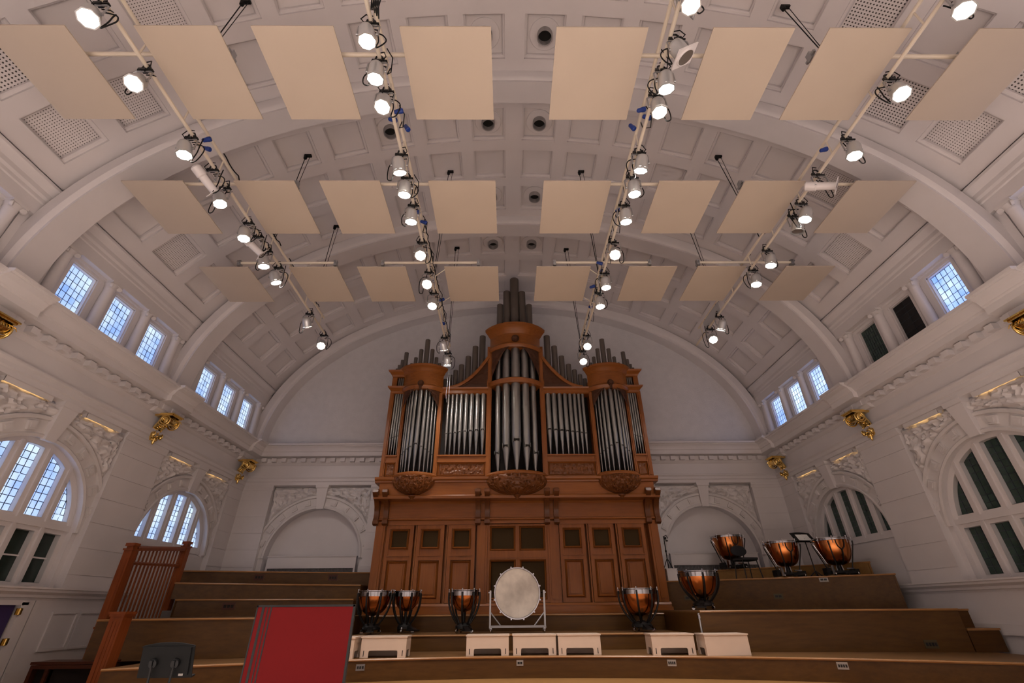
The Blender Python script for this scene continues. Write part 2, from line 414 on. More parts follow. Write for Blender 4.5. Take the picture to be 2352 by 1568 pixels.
# ---- a bay of side or end wall, in local axes: x along the wall, +y into the wall, z up; origin on the pier face
AZ, AR, AO = 1.29, 1.36, 1.72
def arch_pts(r, n=32, zb=None):
    p = [(r * cos(pi - pi * i / n), AZ + r * sin(pi * i / n)) for i in range(n + 1)]
    return p if zb is None else [(-r, zb)] + p + [(r, zb)]
def bay_wall(root, mat_, zb, ztop=3.30, hw=1.62, depth=.27, niche=False, blocks=True, seed=0.0):
    # mat_: local -> root. plate round the arched opening
    b = MB(); n = 32; y = .15; inner = arch_pts(AR, n, zb); outer = []
    for i in range(n + 1):
        a = pi - pi * i / n; dx, dz = cos(a), sin(a)
        t = min(hw / abs(dx) if abs(dx) > 1e-6 else 1e9, (ztop - AZ) / dz if dz > 1e-6 else 1e9); outer.append((t * dx, AZ + t * dz))
    outer = [(-hw, zb)] + outer + [(hw, zb)]
    rows = [[mat_ @ Vector((p[0], y, p[1])) for p in outer], [mat_ @ Vector((p[0], y, p[1])) for p in inner], [mat_ @ Vector((p[0], y + depth, p[1])) for p in inner]]
    b.sweep(rows, cap=False)
    if zb > -.9: b.box(-hw, hw, y, y + .1, -.97, zb, mat_)
    if niche: b.add([mat_ @ Vector((p[0], y + depth, p[1])) for p in inner], [tuple(range(len(inner)))])
    b.obj('wall_panel', m_white, root, 30)
    # archivolt ring
    ring_ = MB(); sec = [(AR - .015, .15), (AR - .015, .10), (AR + .03, .085), (AR + .05, .10), (AR + .06, .115), (AO - .08, .115), (AO - .07, .07), (AO - .02, .06), (AO, .08), (AO, .15)]
    rows = []
    for i in range(41):
        a = pi * i / 40; rows.append([mat_ @ Vector((r * cos(a), yy, AZ + r * sin(a))) for r, yy in sec])
    ring_.sweep(rows, closed=True).obj('archivolt', m_relief, root, 30)
    bl = MB().box(-.085, .085, -.03, .02, -.075, .075).box(-.05, .05, -.045, -.028, -.04, .04).mesh('archivolt_block', m_relief, 0) if 'blk' not in globals() else globals()['blk']
    globals()['blk'] = bl
    for k in range(1, 12):
        a = pi * k / 12
        if k == 6: continue
        rm = (AR + AO) / 2 - .01
        link('archivolt_block', bl, root, mat=mat_ @ Matrix.Translation((rm * cos(a), .10, AZ + rm * sin(a))) @ Matrix.Rotation(-(a - pi / 2), 4, 'Y'))
    # keystone
    kp = MB(); z0, z1 = AZ + AR - .04, 3.29
    vs = []
    for z, hwk, f in ((z0, .10, .06), (z1 - .10, .165, -.04), (z1 - .09, .19, -.06), (z1, .20, -.07)):
        vs.append([mat_ @ Vector(p) for p in ((-hwk, .15, z), (-hwk, f, z), (hwk, f, z), (hwk, .15, z))])
    kp.sweep(vs, closed=True).obj('keystone', m_white, root, 0)
    # plaster foliage in the spandrels
    rl = MB(); na, nr = 150, 32; rows = []
    for i in range(na + 1):
        a = pi * i / na; dx, dz = cos(a), sin(a); t = min(1.50 / max(abs(dx), 1e-6), (3.27 - AZ) / max(dz, 1e-6)); t = max(t, AO + .001); row = []
        for j in range(nr + 1):
            r = AO - .01 + (t - AO + .01) * j / nr; u, v = r * cos(a), AZ + r * sin(a)
            edge = min(1.0, (t - r) / .12, (r - AO) / .06 + .15); h = max(0.0, relief(u + seed, v, 8.5, seed) * edge) * (1.25 if v > 2.7 else 1.0)
            row.append(mat_ @ Vector((u,   .145 - .13 * h, v)))
        rows.append(row)
    o = rl.sweep(rows, cap=False).obj('relief_panel', m_relief, root, 50)

def ashlar(root, mat_, x0, x1, zb, zt, y=0.0):
    MB().box(x0 + .003, x1 - .003, y + .012, y + .2, zb, zt, mat_).obj('pier_core', m_white, root, 0)
    z = zt; first = True
    while z > zb + .05:
        h = min(.445, z - zb)
        bb = MB().box(x0, x1, y, y + .05, z - h + .004, z - .004 if not first else z, mat_); bb.obj('ashlar_block', m_white, root, 0); z -= h; first = False
    sec = [(y + .02, zt - .15), (y - .012, zt - .14), (y - .03, zt - .09), (y - .045, zt - .06), (y - .045, zt - .004), (y + .02, zt - .004)]
    MB().sweep([[mat_ @ Vector((xx, a, c)) for a, c in sec] for xx in (x0 - .03, x1 + .03)], closed=True).obj('pier_cap', m_white, root, 0)

def light_shape(x0, x1, zb, r, n=10):
    # outline of one light of an arched window, counter-clockwise
    pts = [(x0, zb), (x1, zb)]
    def top(x): return AZ + sqrt(max(0.0, r * r - x * x))
    xs = [x1 + (x0 - x1) * i / n for i in range(n + 1)]
    return pts + [(x, top(x)) for x in xs]

def glaze(win, mat_, outline, cols, rows_h, x0, x1, z0, z1, y, mat_pane, lead=.010):
    """leaded panes: every quarry a piece of its own, the cames one part"""
    cw = (x1 - x0) / cols; nr = max(1, round((z1 - z0) / rows_h)); rh = (z1 - z0) / nr; came = MB(); k = 0
    for i in range(cols):
        for j in range(nr):
            a, b_, c, d = x0 + i * cw, x0 + (i + 1) * cw, z0 + j * rh, z0 + (j + 1) * rh
            poly = clip_convex([(a, c), (b_, c), (b_, d), (a, d)], outline) if outline else [(a, c), (b_, c), (b_, d), (a, d)]
            if len(poly) < 3: continue
            t = random.uniform(-.004, .004); t2 = random.uniform(-.004, .004)
            MB().add([mat_ @ Vector((p[0], y + t * (p[0] - a) / cw + t2 * (p[1] - c) / rh, p[1])) for p in poly], [tuple(range(len(poly)))]).obj('pane', mat_pane, win, 0)
            q = len(poly)
            for e in range(q):
                p0, p1 = poly[e], poly[(e + 1) % q]; dx, dz = p1[0] - p0[0], p1[1] - p0[1]; L = sqrt(dx * dx + dz * dz)
                if L < .01: continue
                nx, nz = -dz / L * lead / 2, dx / L * lead / 2
                came.add([mat_ @ Vector(v) for v in ((p0[0] - nx, y - .006, p0[1] - nz), (p1[0] - nx, y - .006, p1[1] - nz), (p1[0] + nx, y - .006, p1[1] + nz), (p0[0] + nx, y - .006, p0[1] + nz),
                          (p0[0] - nx, y + .006, p0[1] - nz), (p1[0] - nx, y + .006, p1[1] - nz), (p1[0] + nx, y + .006, p1[1] + nz), (p0[0] + nx, y + .006, p0[1] + nz))],
                         [(0, 1, 2, 3), (0, 4, 5, 1), (2, 6, 7, 3)])
    came.obj('leading', m_lead, win, 0)

WN = [0]
def window(loc, rz):
    WN[0] += 1
    return structure('window_%d' % WN[0], loc, rz)

LX = [(-1.255, -.91), (-.72, -.37), (-.175, .175), (.37, .72), (.91, 1.255)]
def frame_light(b, outer, inner, y0, y1):
    pass
def arched_window(loc, rz, low, pane_hi, pane_lo, detail=True):
    w_ = window(loc, rz); I = Matrix.Identity(4); f = MB(); y0, y1, yg = .25, .325, .345; R = 1.268
    # tracery: one board pierced by the five lights, built as bars
    zt = 1.46
    def tz(x, r): return AZ + sqrt(max(0.0, r * r - x * x))
    n = 40
    for i in range(n):   # rim between the lights' heads and the opening
        a0, a1 = pi * i / n, pi * (i + 1) / n
        f.sweep([[(r * cos(a), yy, AZ + r * sin(a)) for r, yy in ((R, y1), (R, y0), (R + .04, y0 - .02), (AR + .02, y0 - .02), (AR + .02, y1))] for a in (a0, a1)], closed=True, cap=False)
    xs = [-1.36] + [v for p in LX for v in p] + [1.36]
    for k in range(0, len(xs), 2):
        x0, x1 = xs[k], xs[k + 1]; zz = min(tz(min(abs(x0), abs(x1)), R + .03), AZ + R); 
        zb = .40 if low else zt - .14
        if 0 < k < 10:
            f.box(x0, x1, y0, y1, zb, zz)
            f.box((x0 + x1) / 2 - .025, (x0 + x1) / 2 + .025, y0 - .03, y0, zb, zz)
        else:
            f.box(x0, x1, y0, y1, zb, AZ + .3)
    f.box(-1.37, 1.37, y0 - .006, y1 + .05, 1.26, zt); f.box(-1.37, 1.37, y0 - .035, y0, 1.31, 1.40)
    if low: f.box(-1.37, 1.37, y0 - .006, y1 + .05, .38, .46); f.box(-1.36, 1.36, y0 - .003, y1 + .03, 1.24, 1.27); f.box(-1.30, 1.30, y0 - .02, y0, .385, .42)
    else: f.box(-1.37, 1.37, y0 - .06, y1 + .05, 1.20, 1.27)
    f.obj('frame', m_gloss, w_, 30)
    # deep reveals of every light
    rv = MB()
    for x0, x1 in LX:
        o = light_shape(x0, x1, zt, R)
        xm = (x0 + x1) / 2; rv.sweep([[(xm + (p[0] - xm) * .985, yy, p[1] + (.004 if p[1] < zt + .01 else -.004)) for p in o] for yy in (y0 + .004, yg + .01)], closed=True, cap=False)
        if low: rv.sweep([[(p[0], yy, p[1]) for p in ((x0 + .003, .463), (x1 - .003, .463), (x1 - .003, 1.237), (x0 + .003, 1.237))] for yy in (y0 + .004, yg + .01)], closed=True, cap=False)
    rv.obj('reveal', m_reveal, w_, 0)
    for x0, x1 in LX:
        o = light_shape(x0, x1, zt, R)
        zmax = max(p[1] for p in o)
        if detail: glaze(w_, I, o, 3, .125, x0, x1, zt, zmax, yg, pane_hi)
        else: MB().add([(p[0], yg, p[1]) for p in o], [tuple(range(len(o)))]).obj('pane', pane_hi, w_, 0)
        if low:
            if pane_lo is m_greenpane and detail: glaze(w_, I, None, 3, .125, x0, x1, .46, 1.24, yg, pane_lo)
            else:
                for c, d in ((.46, .84), (.86, 1.24)): MB().add([(x0, yg, c), (x1, yg, c), (x1, yg, d), (x0, yg, d)], [(0, 1, 2, 3)]).obj('pane', pane_lo, w_, 0)
                MB().box(x0, x1, yg - .03, yg + .01, .838, .862).obj('glazing_bar', m_gloss, w_, 0)
    return w_

def clerestory(loc, rz, mat_pane, cols=5, blind=False):
    w_ = window(loc, rz); I = Matrix.Identity(4); hw, z0, z1 = .285, 4.50, 5.57; f = MB()
    for r in ((-hw - .07, -hw, z0, z1), (hw, hw + .07, z0, z1), (-hw - .07, hw + .07, z1, z1 + .07), (-hw - .07, hw + .07, z0 - .05, z0)): f.box(r[0], r[1], -.05, .06, r[2], r[3])
    for r in ((-hw - .015, -hw + .02), (hw - .02, hw + .015)): f.box(r[0], r[1], -.02, .06, z0, z1)
    f.box(-hw, hw, -.02, .06, z1 - .02, z1 + .015); f.box(-hw - .10, hw + .10, -.09, -.03, z1 + .06, z1 + .10)
    f.obj('frame', m_gloss, w_, 0)
    glaze(w_, I, None, cols, .135, -hw + .02, hw - .02, z0, z1 - .02, .045, mat_pane, .007 if not blind else .004)
    return w_

def col_prof():
    return [(.135, 0), (.135, .05), (.12, .06), (.125, .09), (.105, .11), (.10, .13), (.10, .5), (.088, 1.02), (.095, 1.03), (.095, 1.06)]

def clerestory_bay(root, mat_):
    # wall strip, four engaged columns, upper entablature
    b = MB(); zb, zt = 4.44, 5.78
    for x0, x1 in ((-1.86, -1.385), (-.675, -.355), (.355, .675), (1.385, 1.86)): b.box(x0, x1, -.04, .3, zb, zt, mat_)
    b.box(-1.86, 1.86, -.04, .3, 5.63, zt, mat_); b.obj('wall_panel', m_white, root, 0)
    if 'colm' not in globals():
        globals()['colm'] = MB().lathe(col_prof(), 18).mesh('column', m_white, 40)
        c = MB(); c.box(-.13, .13, -.13, .13, .10, .15); c.lathe([(.09, 0), (.10, .05), (.12, .09), (.12, .10)], 16)
        for sx in (-1, 1):
            for sy in (-1, 1):
                c.add([], []); t = Matrix.Translation((sx * .10, sy * .10, .055)) @ Matrix.Rotation(pi / 4 * (1 if sx * sy > 0 else -1), 4, 'Z') @ Matrix.Rotation(pi / 2, 4, 'X')
                c.lathe([(.0, -.02), (.045, -.02), (.05, 0), (.045, .02), (0, .02)], 12, mat=t)
        globals()['capm'] = c.mesh('capital', m_relief, 40)
    for x in (-1.545, -.515, .515, 1.545):
        link('column', colm, root, mat=mat_ @ Matrix.Translation((x, -.10, 4.47)))
        link('capital', capm, root, mat=mat_ @ Matrix.Translation((x, -.10, 5.52)))
    pr = [(.30, 5.67), (-.20, 5.67), (-.20, 5.90), (-.22, 5.92), (-.22, 5.98), (-.25, 6.02), (-.25, 6.10), (-.30, 6.18), (-.34, 6.21), (-.34, 6.26), (.30, 6.40)]
    MB().sweep([[mat_ @ Vector((x, y, z)) for y, z in pr] for x in (-1.86, 1.86)], closed=True).obj('entablature', m_white, root, 25)

walls = {}
for side, sx in (('left', -1), ('right', 1)):
    wl = walls[side] = structure('wall_' + side); rz = pi / 2 if sx < 0 else -pi / 2
    # outer skin behind everything
    MB().box(*sorted((sx * (XW + .50), sx * (XW + .62))), YF, YB + .5, -.97, 6.6).obj('wall_core', m_white, wl, 0)
    sk = MB()
    for bi, by in enumerate(BAYS):
        T = Matrix.Translation((sx * XW, by, 0)) @ Matrix.Rotation(rz, 4, 'Z')
        last = bi == 4; seen = bi >= 3
        if by > 3:
            bay_wall(wl, T, 1.24 if last else .30, seed=by * 1.3 + sx)
        else:
            MB().box(-1.62, 1.62, .15, .25, -.97, 3.3, T).obj('wall_panel', m_white, wl, 0)
        clerestory_bay(wl, T)
        if by > 3:
            lit = side == 'left'
            arched_window((sx * XW, by, 0), rz, not last, (m_sky_white if lit else m_greenpane), (m_darkpane if lit else m_greenpane), detail=seen)
        for k, x in enumerate((-1.03, 0, 1.03)):
            if by < 3: continue
            yy = by + (x if sx < 0 else -x)
            mp = m_sky_white if side == 'left' else m_sky_blue
            cols = 5
            if side == 'right' and bi == 3:
                if k == 0: mp, cols = m_greenpane, 8
                if k == 1: mp, cols = m_blind, 2
            clerestory((sx * (XW - 0), yy, 0), rz, mp, cols, mp is m_blind)
        # small top vault-side lunette wall above the clerestory, behind the ceiling
    for r in RIBS:
        T = Matrix.Translation((sx * XW, r, 0)) @ Matrix.Rotation(rz, 4, 'Z')
        if r > 5: ashlar(wl, T, -.62, .62, -.97, 3.28)
        else: MB().box(-.62, .62, 0, .2, -.97, 3.28, T).obj('pier_core', m_white, wl, 0)
        MB().box(-.42, .42, -.12, .3, 4.44, 6.5, T).obj('pier_head', m_white, wl, 0)

# warm strip lights tucked under the architrave, either side of each keystone
m_strip = emit('warm strip light', (1.0, 0.62, 0.24), 3.2)
for sx, sd in ((-1, 'left'), (1, 'right')):
    for by, nm in ((7.87, 'large window'), (12.03, 'window by the organ')):
        for k in (-1, 1):
            t = thing('strip_light', (sx * (XW + .105), by + k * .82, 3.268), 'warm strip light under the %s cornice above the %s, %s its keystone' % (sd, nm, 'beyond' if k > 0 else 'before'), 'light', 'warm strip lights under the cornice')
            b = MB().box(-.014, .014, -.42, .42, -.004, .01); b.box(*sorted((-sx * .118, -sx * .106)), -.44, .44, -.075, .011)
            for e in (-.44, .43): b.box(*sorted((-sx * .117, -sx * .0145)), e, e + .01, -.074, .010)
            b.obj('housing', m_gloss, t, 0); MB().box(-.008, .008, -.40, .40, -.009, -.004).obj('diffuser', m_strip, t, 0)
# sill course along the side walls
for n, sx in ((8, -1), (9, 1)):
    pr = [(-.1, .19), (.05, .19), (.06, .22), (.10, .23), (.10, .27), (.15, .30), (.18, .31), (.18, .345), (.21, .355), (.21, .38), (-.1, .385)]
    o = MB().sweep([[(sx * (XW - d), y, z) for d, z in pr] for y in (YF, 11.0 if sx > 0 else 10.9)], closed=True).obj('trim_%d' % n, m_gloss, None, 25)
    tag(o, kind='structure'); o.location.z = H

# end wall behind the organ
wb = walls['back'] = structure('wall_back')
MB().box(-8.7, 8.7, YB + .47, YB + .6, -.97, 10.6).obj('wall_core', m_white, wb, 0)
for sx in (-1, 1):
    T = Matrix.Translation((sx * 5.76, YB, 0))
    bay_wall(wb, T, .2, niche=True, seed=20 + sx)
    ashlar(wb, Matrix.Translation((sx * 7.72, YB, 0)), -.46, .46, -.1, 3.28)
    ashlar(wb, Matrix.Translation((sx * 3.75, YB, 0)), -.52, .52, -.1, 3.28)
MB().box(-3.4, 3.4, YB + .02, YB + .2, -.97, 4.3).obj('wall_panel', m_white, wb, 0)
# plain tympanum over the cornice
tp = MB(); pts = [(-8.6, 4.40)] + [(8.6 * sin(radians(t)), 4.4 + 5.6 * cos(radians(t))) for t in range(-90, 91, 4)] + [(8.6, 4.40)]
tp.prism([(p[0], p[1]) for p in pts], YB + .09, YB + .3, 'y').obj('tympanum', m_rough, wb, 0)
# rear wall of the hall, behind the lens
wf = structure('wall_front'); MB().box(-8.7, 8.7, YF - .2, YF, -1.0, 10.6).obj('wall_panel', m_white, wf, 0)

# low wainscot on the side walls
bl = structure('baseboard_left'); bo = MB()
def panel_frame(b, y0, y1, z0, z1, x, t=.025, w_=.04, sx=-1):
    for a, c, e, g in ((y0, y1, z1 - w_, z1), (y0, y1, z0, z0 + w_), (y0, y0 + w_, z0 + w_, z1 - w_), (y1 - w_, y1, z0 + w_, z1 - w_)):
        b.box(*sorted((x - .001, x - sx * t)), a, c, e, g)
for a, c in ((9.30, 9.86), (9.90, 10.46)): panel_frame(bo, a, c, -.56, .03, -XW + .05)
bo.box(-XW, -XW + .05, 8.9, 10.9, -.97, .2); bo.box(-XW, -XW + .07, 8.9, 10.9, -.97, -.80); bo.obj('wainscot', m_white, bl, 0)
br = structure('baseboard_right'); bo = MB()
bo.box(XW - .04, XW, 6.2, 10.9, -.97, .2); bo.box(XW - .075, XW - .04, 8.2, 10.2, -.40, -.28); bo.box(XW - .09, XW - .04, 8.2, 10.2, -.44, -.40); bo.box(XW - .10, XW - .04, 7.9, 8.2, -.97, .19)
bo.obj('wainscot', m_white, br, 0)
# doorway on the left with brass hinges
d = structure('door_1', (-XW, 8.1, 0))
f = MB(); f.box(0, .10, .50, .62, -.97, .16); f.box(0, .10, -.62, -.5, -.97, .16); f.box(0, .10, -.62, .62, .12, .19); f.box(0, .08, .64, .74, -.97, .19); f.box(0, .06, .78, .86, -.97, .19); f.obj('casing', m_gloss, d, 0)
MB().box(0, .045, -.50, .46, -.97, .12).obj('door_leaf', m_purple, d, 0)
for z in (.03, -.38): MB().lathe([(.018, -.05), (.022, -.045), (.022, .045), (.018, .05)], 10, o=(.115, .50, z)).box(.10, .105, .44, .56, z - .045, z + .045).obj('hinge', m_brass, d)

# ================================================================== LIGHTING TRUSSES, LAMPS, REFLECTORS
ZC, ZU = 6.13, 6.45        # lower and upper chord
TR = {'outer left': (-4.85, -4.5, 10.15), 'inner left': (-1.80, -4.5, 11.62), 'inner right': (1.87, -4.5, 11.50), 'outer right': (4.96, -4.5, 10.70)}
def wobble_loop(p0, p1, drop, side=0.0, n=14, turns=0):
    out = []
    for i in range(n + 1):
        t = i / n; k = sin(pi * t)
        out.append((p0[0] + (p1[0] - p0[0]) * t + side * k, p0[1] + (p1[1] - p0[1]) * t + .04 * sin(5 * t), p0[2] + (p1[2] - p0[2]) * t - drop * k))
    return out
ANCH = {'outer left': [(-4.62, 3.85), (-4.70, 6.90), (-4.75, 9.1)], 'inner left': [(-1.63, 8.06), (-1.74, 10.96)], 'inner right': [(1.77, 8.04), (1.71, 11.03)], 'outer right': [(4.67, 3.88), (4.71, 6.91), (4.8, 9.1)]}
for nm, (tx, ya, yb) in TR.items():
    t = thing('lighting_truss', (tx, yb, ZC), 'long cream tube ladder truss, the %s one of four under the ceiling' % nm, 'truss')
    L = ya - yb
    MB().tube([(0, 0, 0), (0, L, 0)], .026, 10).obj('chord', m_pipewhite, t)
    MB().tube([(0, -.35, ZU - ZC), (0, L, ZU - ZC)], .026, 10).obj('chord', m_pipewhite, t)
    y = -.5; k = 0
    rg = MB().tube([(0, 0, 0), (0, 0, ZU - ZC)], .013, 8).mesh('rung', m_pipewhite)
    while y > L + .3:
        link('rung', rg, t, loc=(0, y, 0)); y -= .92; k += 1
    for pp, a, b_ in ((0, -.8, -2.6), (1, -3.0, -5.2)):     # dark supply cables lashed to the upper chord
        pts = [(.035 + .012 * sin(9 * q), a + (b_ - a) * q / 24, ZU - ZC + .03 + .02 * sin(q * 1.7)) for q in range(25)]
        MB().tube(pts, .010, 6).obj('supply_cable', m_rubber, t)
    if 'inner' in nm:      # bunch of spare cable hung near the camera end
        for q in range(5):
            x_ = .05 + .02 * q; MB().tube([(x_, 2.55 - yb + .03 * q, .33), (x_ + .05, 2.5 - yb, .05 - .03 * q), (x_ + .02, 2.62 - yb + .02 * q, -.12 - .02 * q), (x_ - .03, 2.72 - yb, .05), (x_ - .01, 2.68 - yb, .33)], .008, 5).obj('spare_cable', m_rubber if 'left' in nm else m_steel, t)
        for yy in (3.3, 4.1, 5.35, 6.3, 7.2, 8.6, 9.4, 10.4):
            MB().tube([(.04, yy - yb, .33), (.12, yy - yb + .05, .20), (.10, yy - yb + .14, .02), (.02, yy - yb + .22, .12), (.03, yy - yb + .26, .33)], .008, 5).obj('cable_loop', m_rubber, t)
    # cross tubes that carry the reflectors
    for row, yy in enumerate((3.36, 5.52, 7.62)):
        c = MB().tube([(-1.03, yy - yb, .29), (1.03, yy - yb, .29)], .028, 10).obj('cross_tube', m_pipewhite, t)
        for sxx in (-1, 1):
            MB().box(-.03, .03, -.04, .04, -.07, .07).box(-.015, .015, -.09, .09, -.02, .02).obj('end_clamp', m_steel, c, 0, loc=(sxx * 1.02, yy - yb, .27))
    # hanging ropes from black anchors in the vault
    if 'left' in nm or 'right' in nm:
        for ai, (ax, ay) in enumerate(ANCH[nm]):
            az = V0 + VB * sqrt(1 - (ax / VA) ** 2) + .11 - .016 * abs(ax)
            rp = thing('suspension_cable', (ax, ay, az), 'dark cable from a ceiling anchor to the %s truss, %s' % (nm, ('nearest the camera', 'second along', 'third along')[ai] if len(ANCH[nm]) == 3 else ('behind the middle panels', 'nearer the organ')[ai]), 'cable', 'truss suspension cables')
            MB().box(-.075, .075, -.03, .03, -.06, -.01).lathe([(.035, -.13), (.04, -.06)], 10, o=(-.05, 0, 0)).obj('anchor', m_rubber, rp, 0)
            ez = ZU - az + .02; dx = tx - ax
            MB().tube([(-.05, 0, -.1), (dx, 0, ez)], .0085, 6).obj('rope', m_rubber, rp)
            MB().tube([(.05, 0, -.05), (dx + .02, .02, ez)], .006, 6).obj('rope', m_rubber, rp)
    # blue connectors
    spots = {'inner left': (4.08, 4.25, 4.42, 6.05, 6.35, 8.2, 8.8, 9.9), 'inner right': (4.05, 4.2, 4.4, 6.0, 7.55, 7.9, 8.3, 9.2), 'outer left': (4.55, 4.75), 'outer right': (4.72,)}[nm]
    for bi, yy in enumerate(spots):
        dx = (.06, -.07, .10, -.02)[bi % 4] * (1 if 'left' in nm else -1); b = MB()
        rot = Matrix.Translation((dx, yy - yb, .16 + .05 * (bi % 3))) @ Matrix.Rotation(radians(70 + 40 * (bi % 3)), 4, 'Y')
        b.lathe([(.018, -.075), (.030, -.06), (.034, 0), (.038, .01), (.038, .05), (.028, .06)], 12, mat=rot)
        b.obj('connector', m_blue, t)
# flat plate between the chords at the far end of the outer right truss
t = thing('truss_plate', (4.96, 9.6, 6.29), 'flat pale plate fixed between the tubes at the end of the outer right truss', 'plate'); MB().box(-.012, .012, -.5, .42, -.13, .13).obj('plate', m_silver, t, 0)
MB().tube([(0, -.4, .13), (0, -.4, .17)], .02, 8).tube([(0, .3, .13), (0, .3, .17)], .02, 8).obj('clip', m_black, t)

# cream reflector panels: three rows of eight, hung under the cross tubes
PX = [(-6.66, -5.63), (-4.78, -3.76), (-3.34, -2.32), (-1.50, -.36), (.46, 1.61), (2.43, 3.46), (3.90, 4.94), (5.80, 6.85)]
PY = [(2.94, 4.19), (5.32, 6.57), (7.57, 8.82)]
ordn = ['first', 'second', 'third', 'fourth', 'fifth', 'sixth', 'seventh', 'eighth']
rown = ['row nearest the camera', 'middle row', 'row nearest the organ']
for r, (y0, y1) in enumerate(PY):
    for i, (x0, x1) in enumerate(PX):
        cx, cy = (x0 + x1) / 2, (y0 + y1) / 2; jz = (.0, .02, -.10, -.13, .04, .0, .0, -.02)[i] if r == 0 else (0, 0, 0, .03, -.01, 0, 0, -.04)[i]
        t = thing('reflector_panel', (cx, cy, 6.27), 'flat cream sound panel, %s from left in the %s' % (ordn[i], rown[r]), 'panel', 'hanging cream reflector panels')
        hw = (x1 - x0) / 2; hl = (y1 - y0) / 2
        jz = 0
        MB().box(-hw, hw, -hl, hl, -.009, .009).obj('board', m_panel, t, 0)
        MB().box(-.02, .02, -hl + .05, hl - .05, .009, .045).box(-hw * .8, hw * .8, -hl + .38, -hl + .42, .009, .05).obj('batten', m_pipewhite, t, 0)
        s_ = -1 if i % 2 else 1
        MB().tube([(s_ * hw * .55, -hl + .42, .03), (s_ * hw * .55, -hl + .42, .122)], .012, 6).obj('hanger', m_steel, t, 0)
        if i in (3, 4) and r == 2:
            for yy in (-hl + .1, hl - .15): MB().tube([(s_ * hw, yy, .0), (s_ * (hw + .26), yy + .12, -.12)], .010, 6).obj('stay', m_pipewhite, t)

# PAR lamps
def par_proto():
    body = MB().lathe([(.0, .155), (.05, .15), (.078, .13), (.093, .09), (.097, .04), (.097, -.06), (.102, -.065), (.102, -.075)], 20, caps=False).mesh('can', m_silver, 40)
    rimp = []
    rim = MB().lathe([(.102, -.075), (.113, -.078), (.113, -.105), (.098, -.105), (.095, -.05)], 8, caps=False).mesh('gel_frame', m_silver, 20)
    lens = MB().lathe([(0, -.088), (.05, -.086), (.092, -.075), (.096, -.06)], 20, caps=False)
    yoke = MB(); 
    yp = [(-.125, 0, .02), (-.125, 0, .20), (-.09, 0, .235), (.09, 0, .235), (.125, 0, .20), (.125, 0, .02)]
    yoke.tube(yp, .011, 6); yoke.lathe([(.018, -.012), (.018, .012)], 10, mat=Matrix.Translation((-.118, 0, .03)) @ Matrix.Rotation(pi / 2, 4, 'Y')); yoke.lathe([(.018, -.012), (.018, .012)], 10, mat=Matrix.Translation((.118, 0, .03)) @ Matrix.Rotation(pi / 2, 4, 'Y'))
    cl = MB().box(-.03, .03, -.03, .03, .235, .27).tube([(-.045, 0, .26), (-.052, 0, .31), (-.045, 0, .36), (-.02, 0, .378), (.02, 0, .378), (.046, 0, .33)], .012, 6).box(.035, .07, -.02, .02, .28, .31).box(-.09, -.05, -.015, .015, .25, .30).box(.02, .11, -.02, .02, .245, .265)
    cl.tube([(.03, .02, .19), (.08, .06, .25), (.06, .10, .30)], .008, 5)
    return body, rim, lens.mesh('lens', m_lens, 40), lens.mesh('lens', m_lens_off, 40), yoke.mesh('yoke', m_steel, 40), cl.mesh('clamp', m_black, 0)
PB, PR, PL, PLO, PY_, PC = par_proto()
cabm = []
for q in range(4):
    sgn = -1 if q % 2 else 1
    pts = [(.03 * sgn, .05, .19), (.13 * sgn, .10, .22), (.19 * sgn, .10, .10), (.17 * sgn, .08, -.03 - .05 * q), (.10 * sgn, .08, -.10 - .03 * q), (.10 * sgn, .10, .06), (.07 * sgn, .12, .24), (.05 * sgn, .14, .33 if q < 2 else .44)]
    # smooth the polyline
    sm = []
    for i in range(len(pts) - 1):
        p0 = Vector(pts[max(i - 1, 0)]); p1 = Vector(pts[i]); p2 = Vector(pts[i + 1]); p3 = Vector(pts[min(i + 2, len(pts) - 1)])
        for e in range(5):
            u = e / 5; sm.append(.5 * ((2 * p1) + (-p0 + p2) * u + (2 * p0 - 5 * p1 + 4 * p2 - p3) * u * u + (-p0 + 3 * p1 - 3 * p2 + p3) * u ** 3))
    cabm.append(MB().tube(sm + [Vector(pts[-1])], .0085, 5).tube([(-.03 * sgn, -.02, .20), (-.10 * sgn, -.05, .28), (-.06 * sgn, -.04, .40), (.02 * sgn, -.02, .41)], .007, 5).mesh('power_cable', m_rubber))
spot_data = {}
def spot(parent, watts, size=80):
    k = (watts, size)
    if k not in spot_data:
        l_ = bpy.data.lights.new('lamp_beam', 'SPOT'); l_.energy = watts; l_.spot_size = radians(size); l_.spot_blend = 0.8; l_.shadow_soft_size = 0.10; l_.color = WARM; spot_data[k] = l_
    o = bpy.data.objects.new('lamp_beam', spot_data[k]); COL.objects.link(o); o.parent = parent; o.location = (0, 0, -.125); return o
def par(x, y, tilt, label, lit=True, q=0, roll=0.0, beam=None, group=True):
    t = thing('stage_lamp', (x, y, ZC - .335), label, 'lamp', 'lit lamps hung along the trusses' if lit else None)
    a = link('can', PB, t); 
    R_ = Matrix.Rotation(radians(tilt), 4, 'X') @ Matrix.Rotation(radians(roll), 4, 'Y'); a.matrix_local = R_
    link('gel_frame', PR, a); link('lens', PL if lit else PLO, a)
    link('yoke', PY_, t); link('clamp', PC, t); link('power_cable', cabm[q % 4], t)
    if lit: spot(a, beam or LAMP_W)
    return t
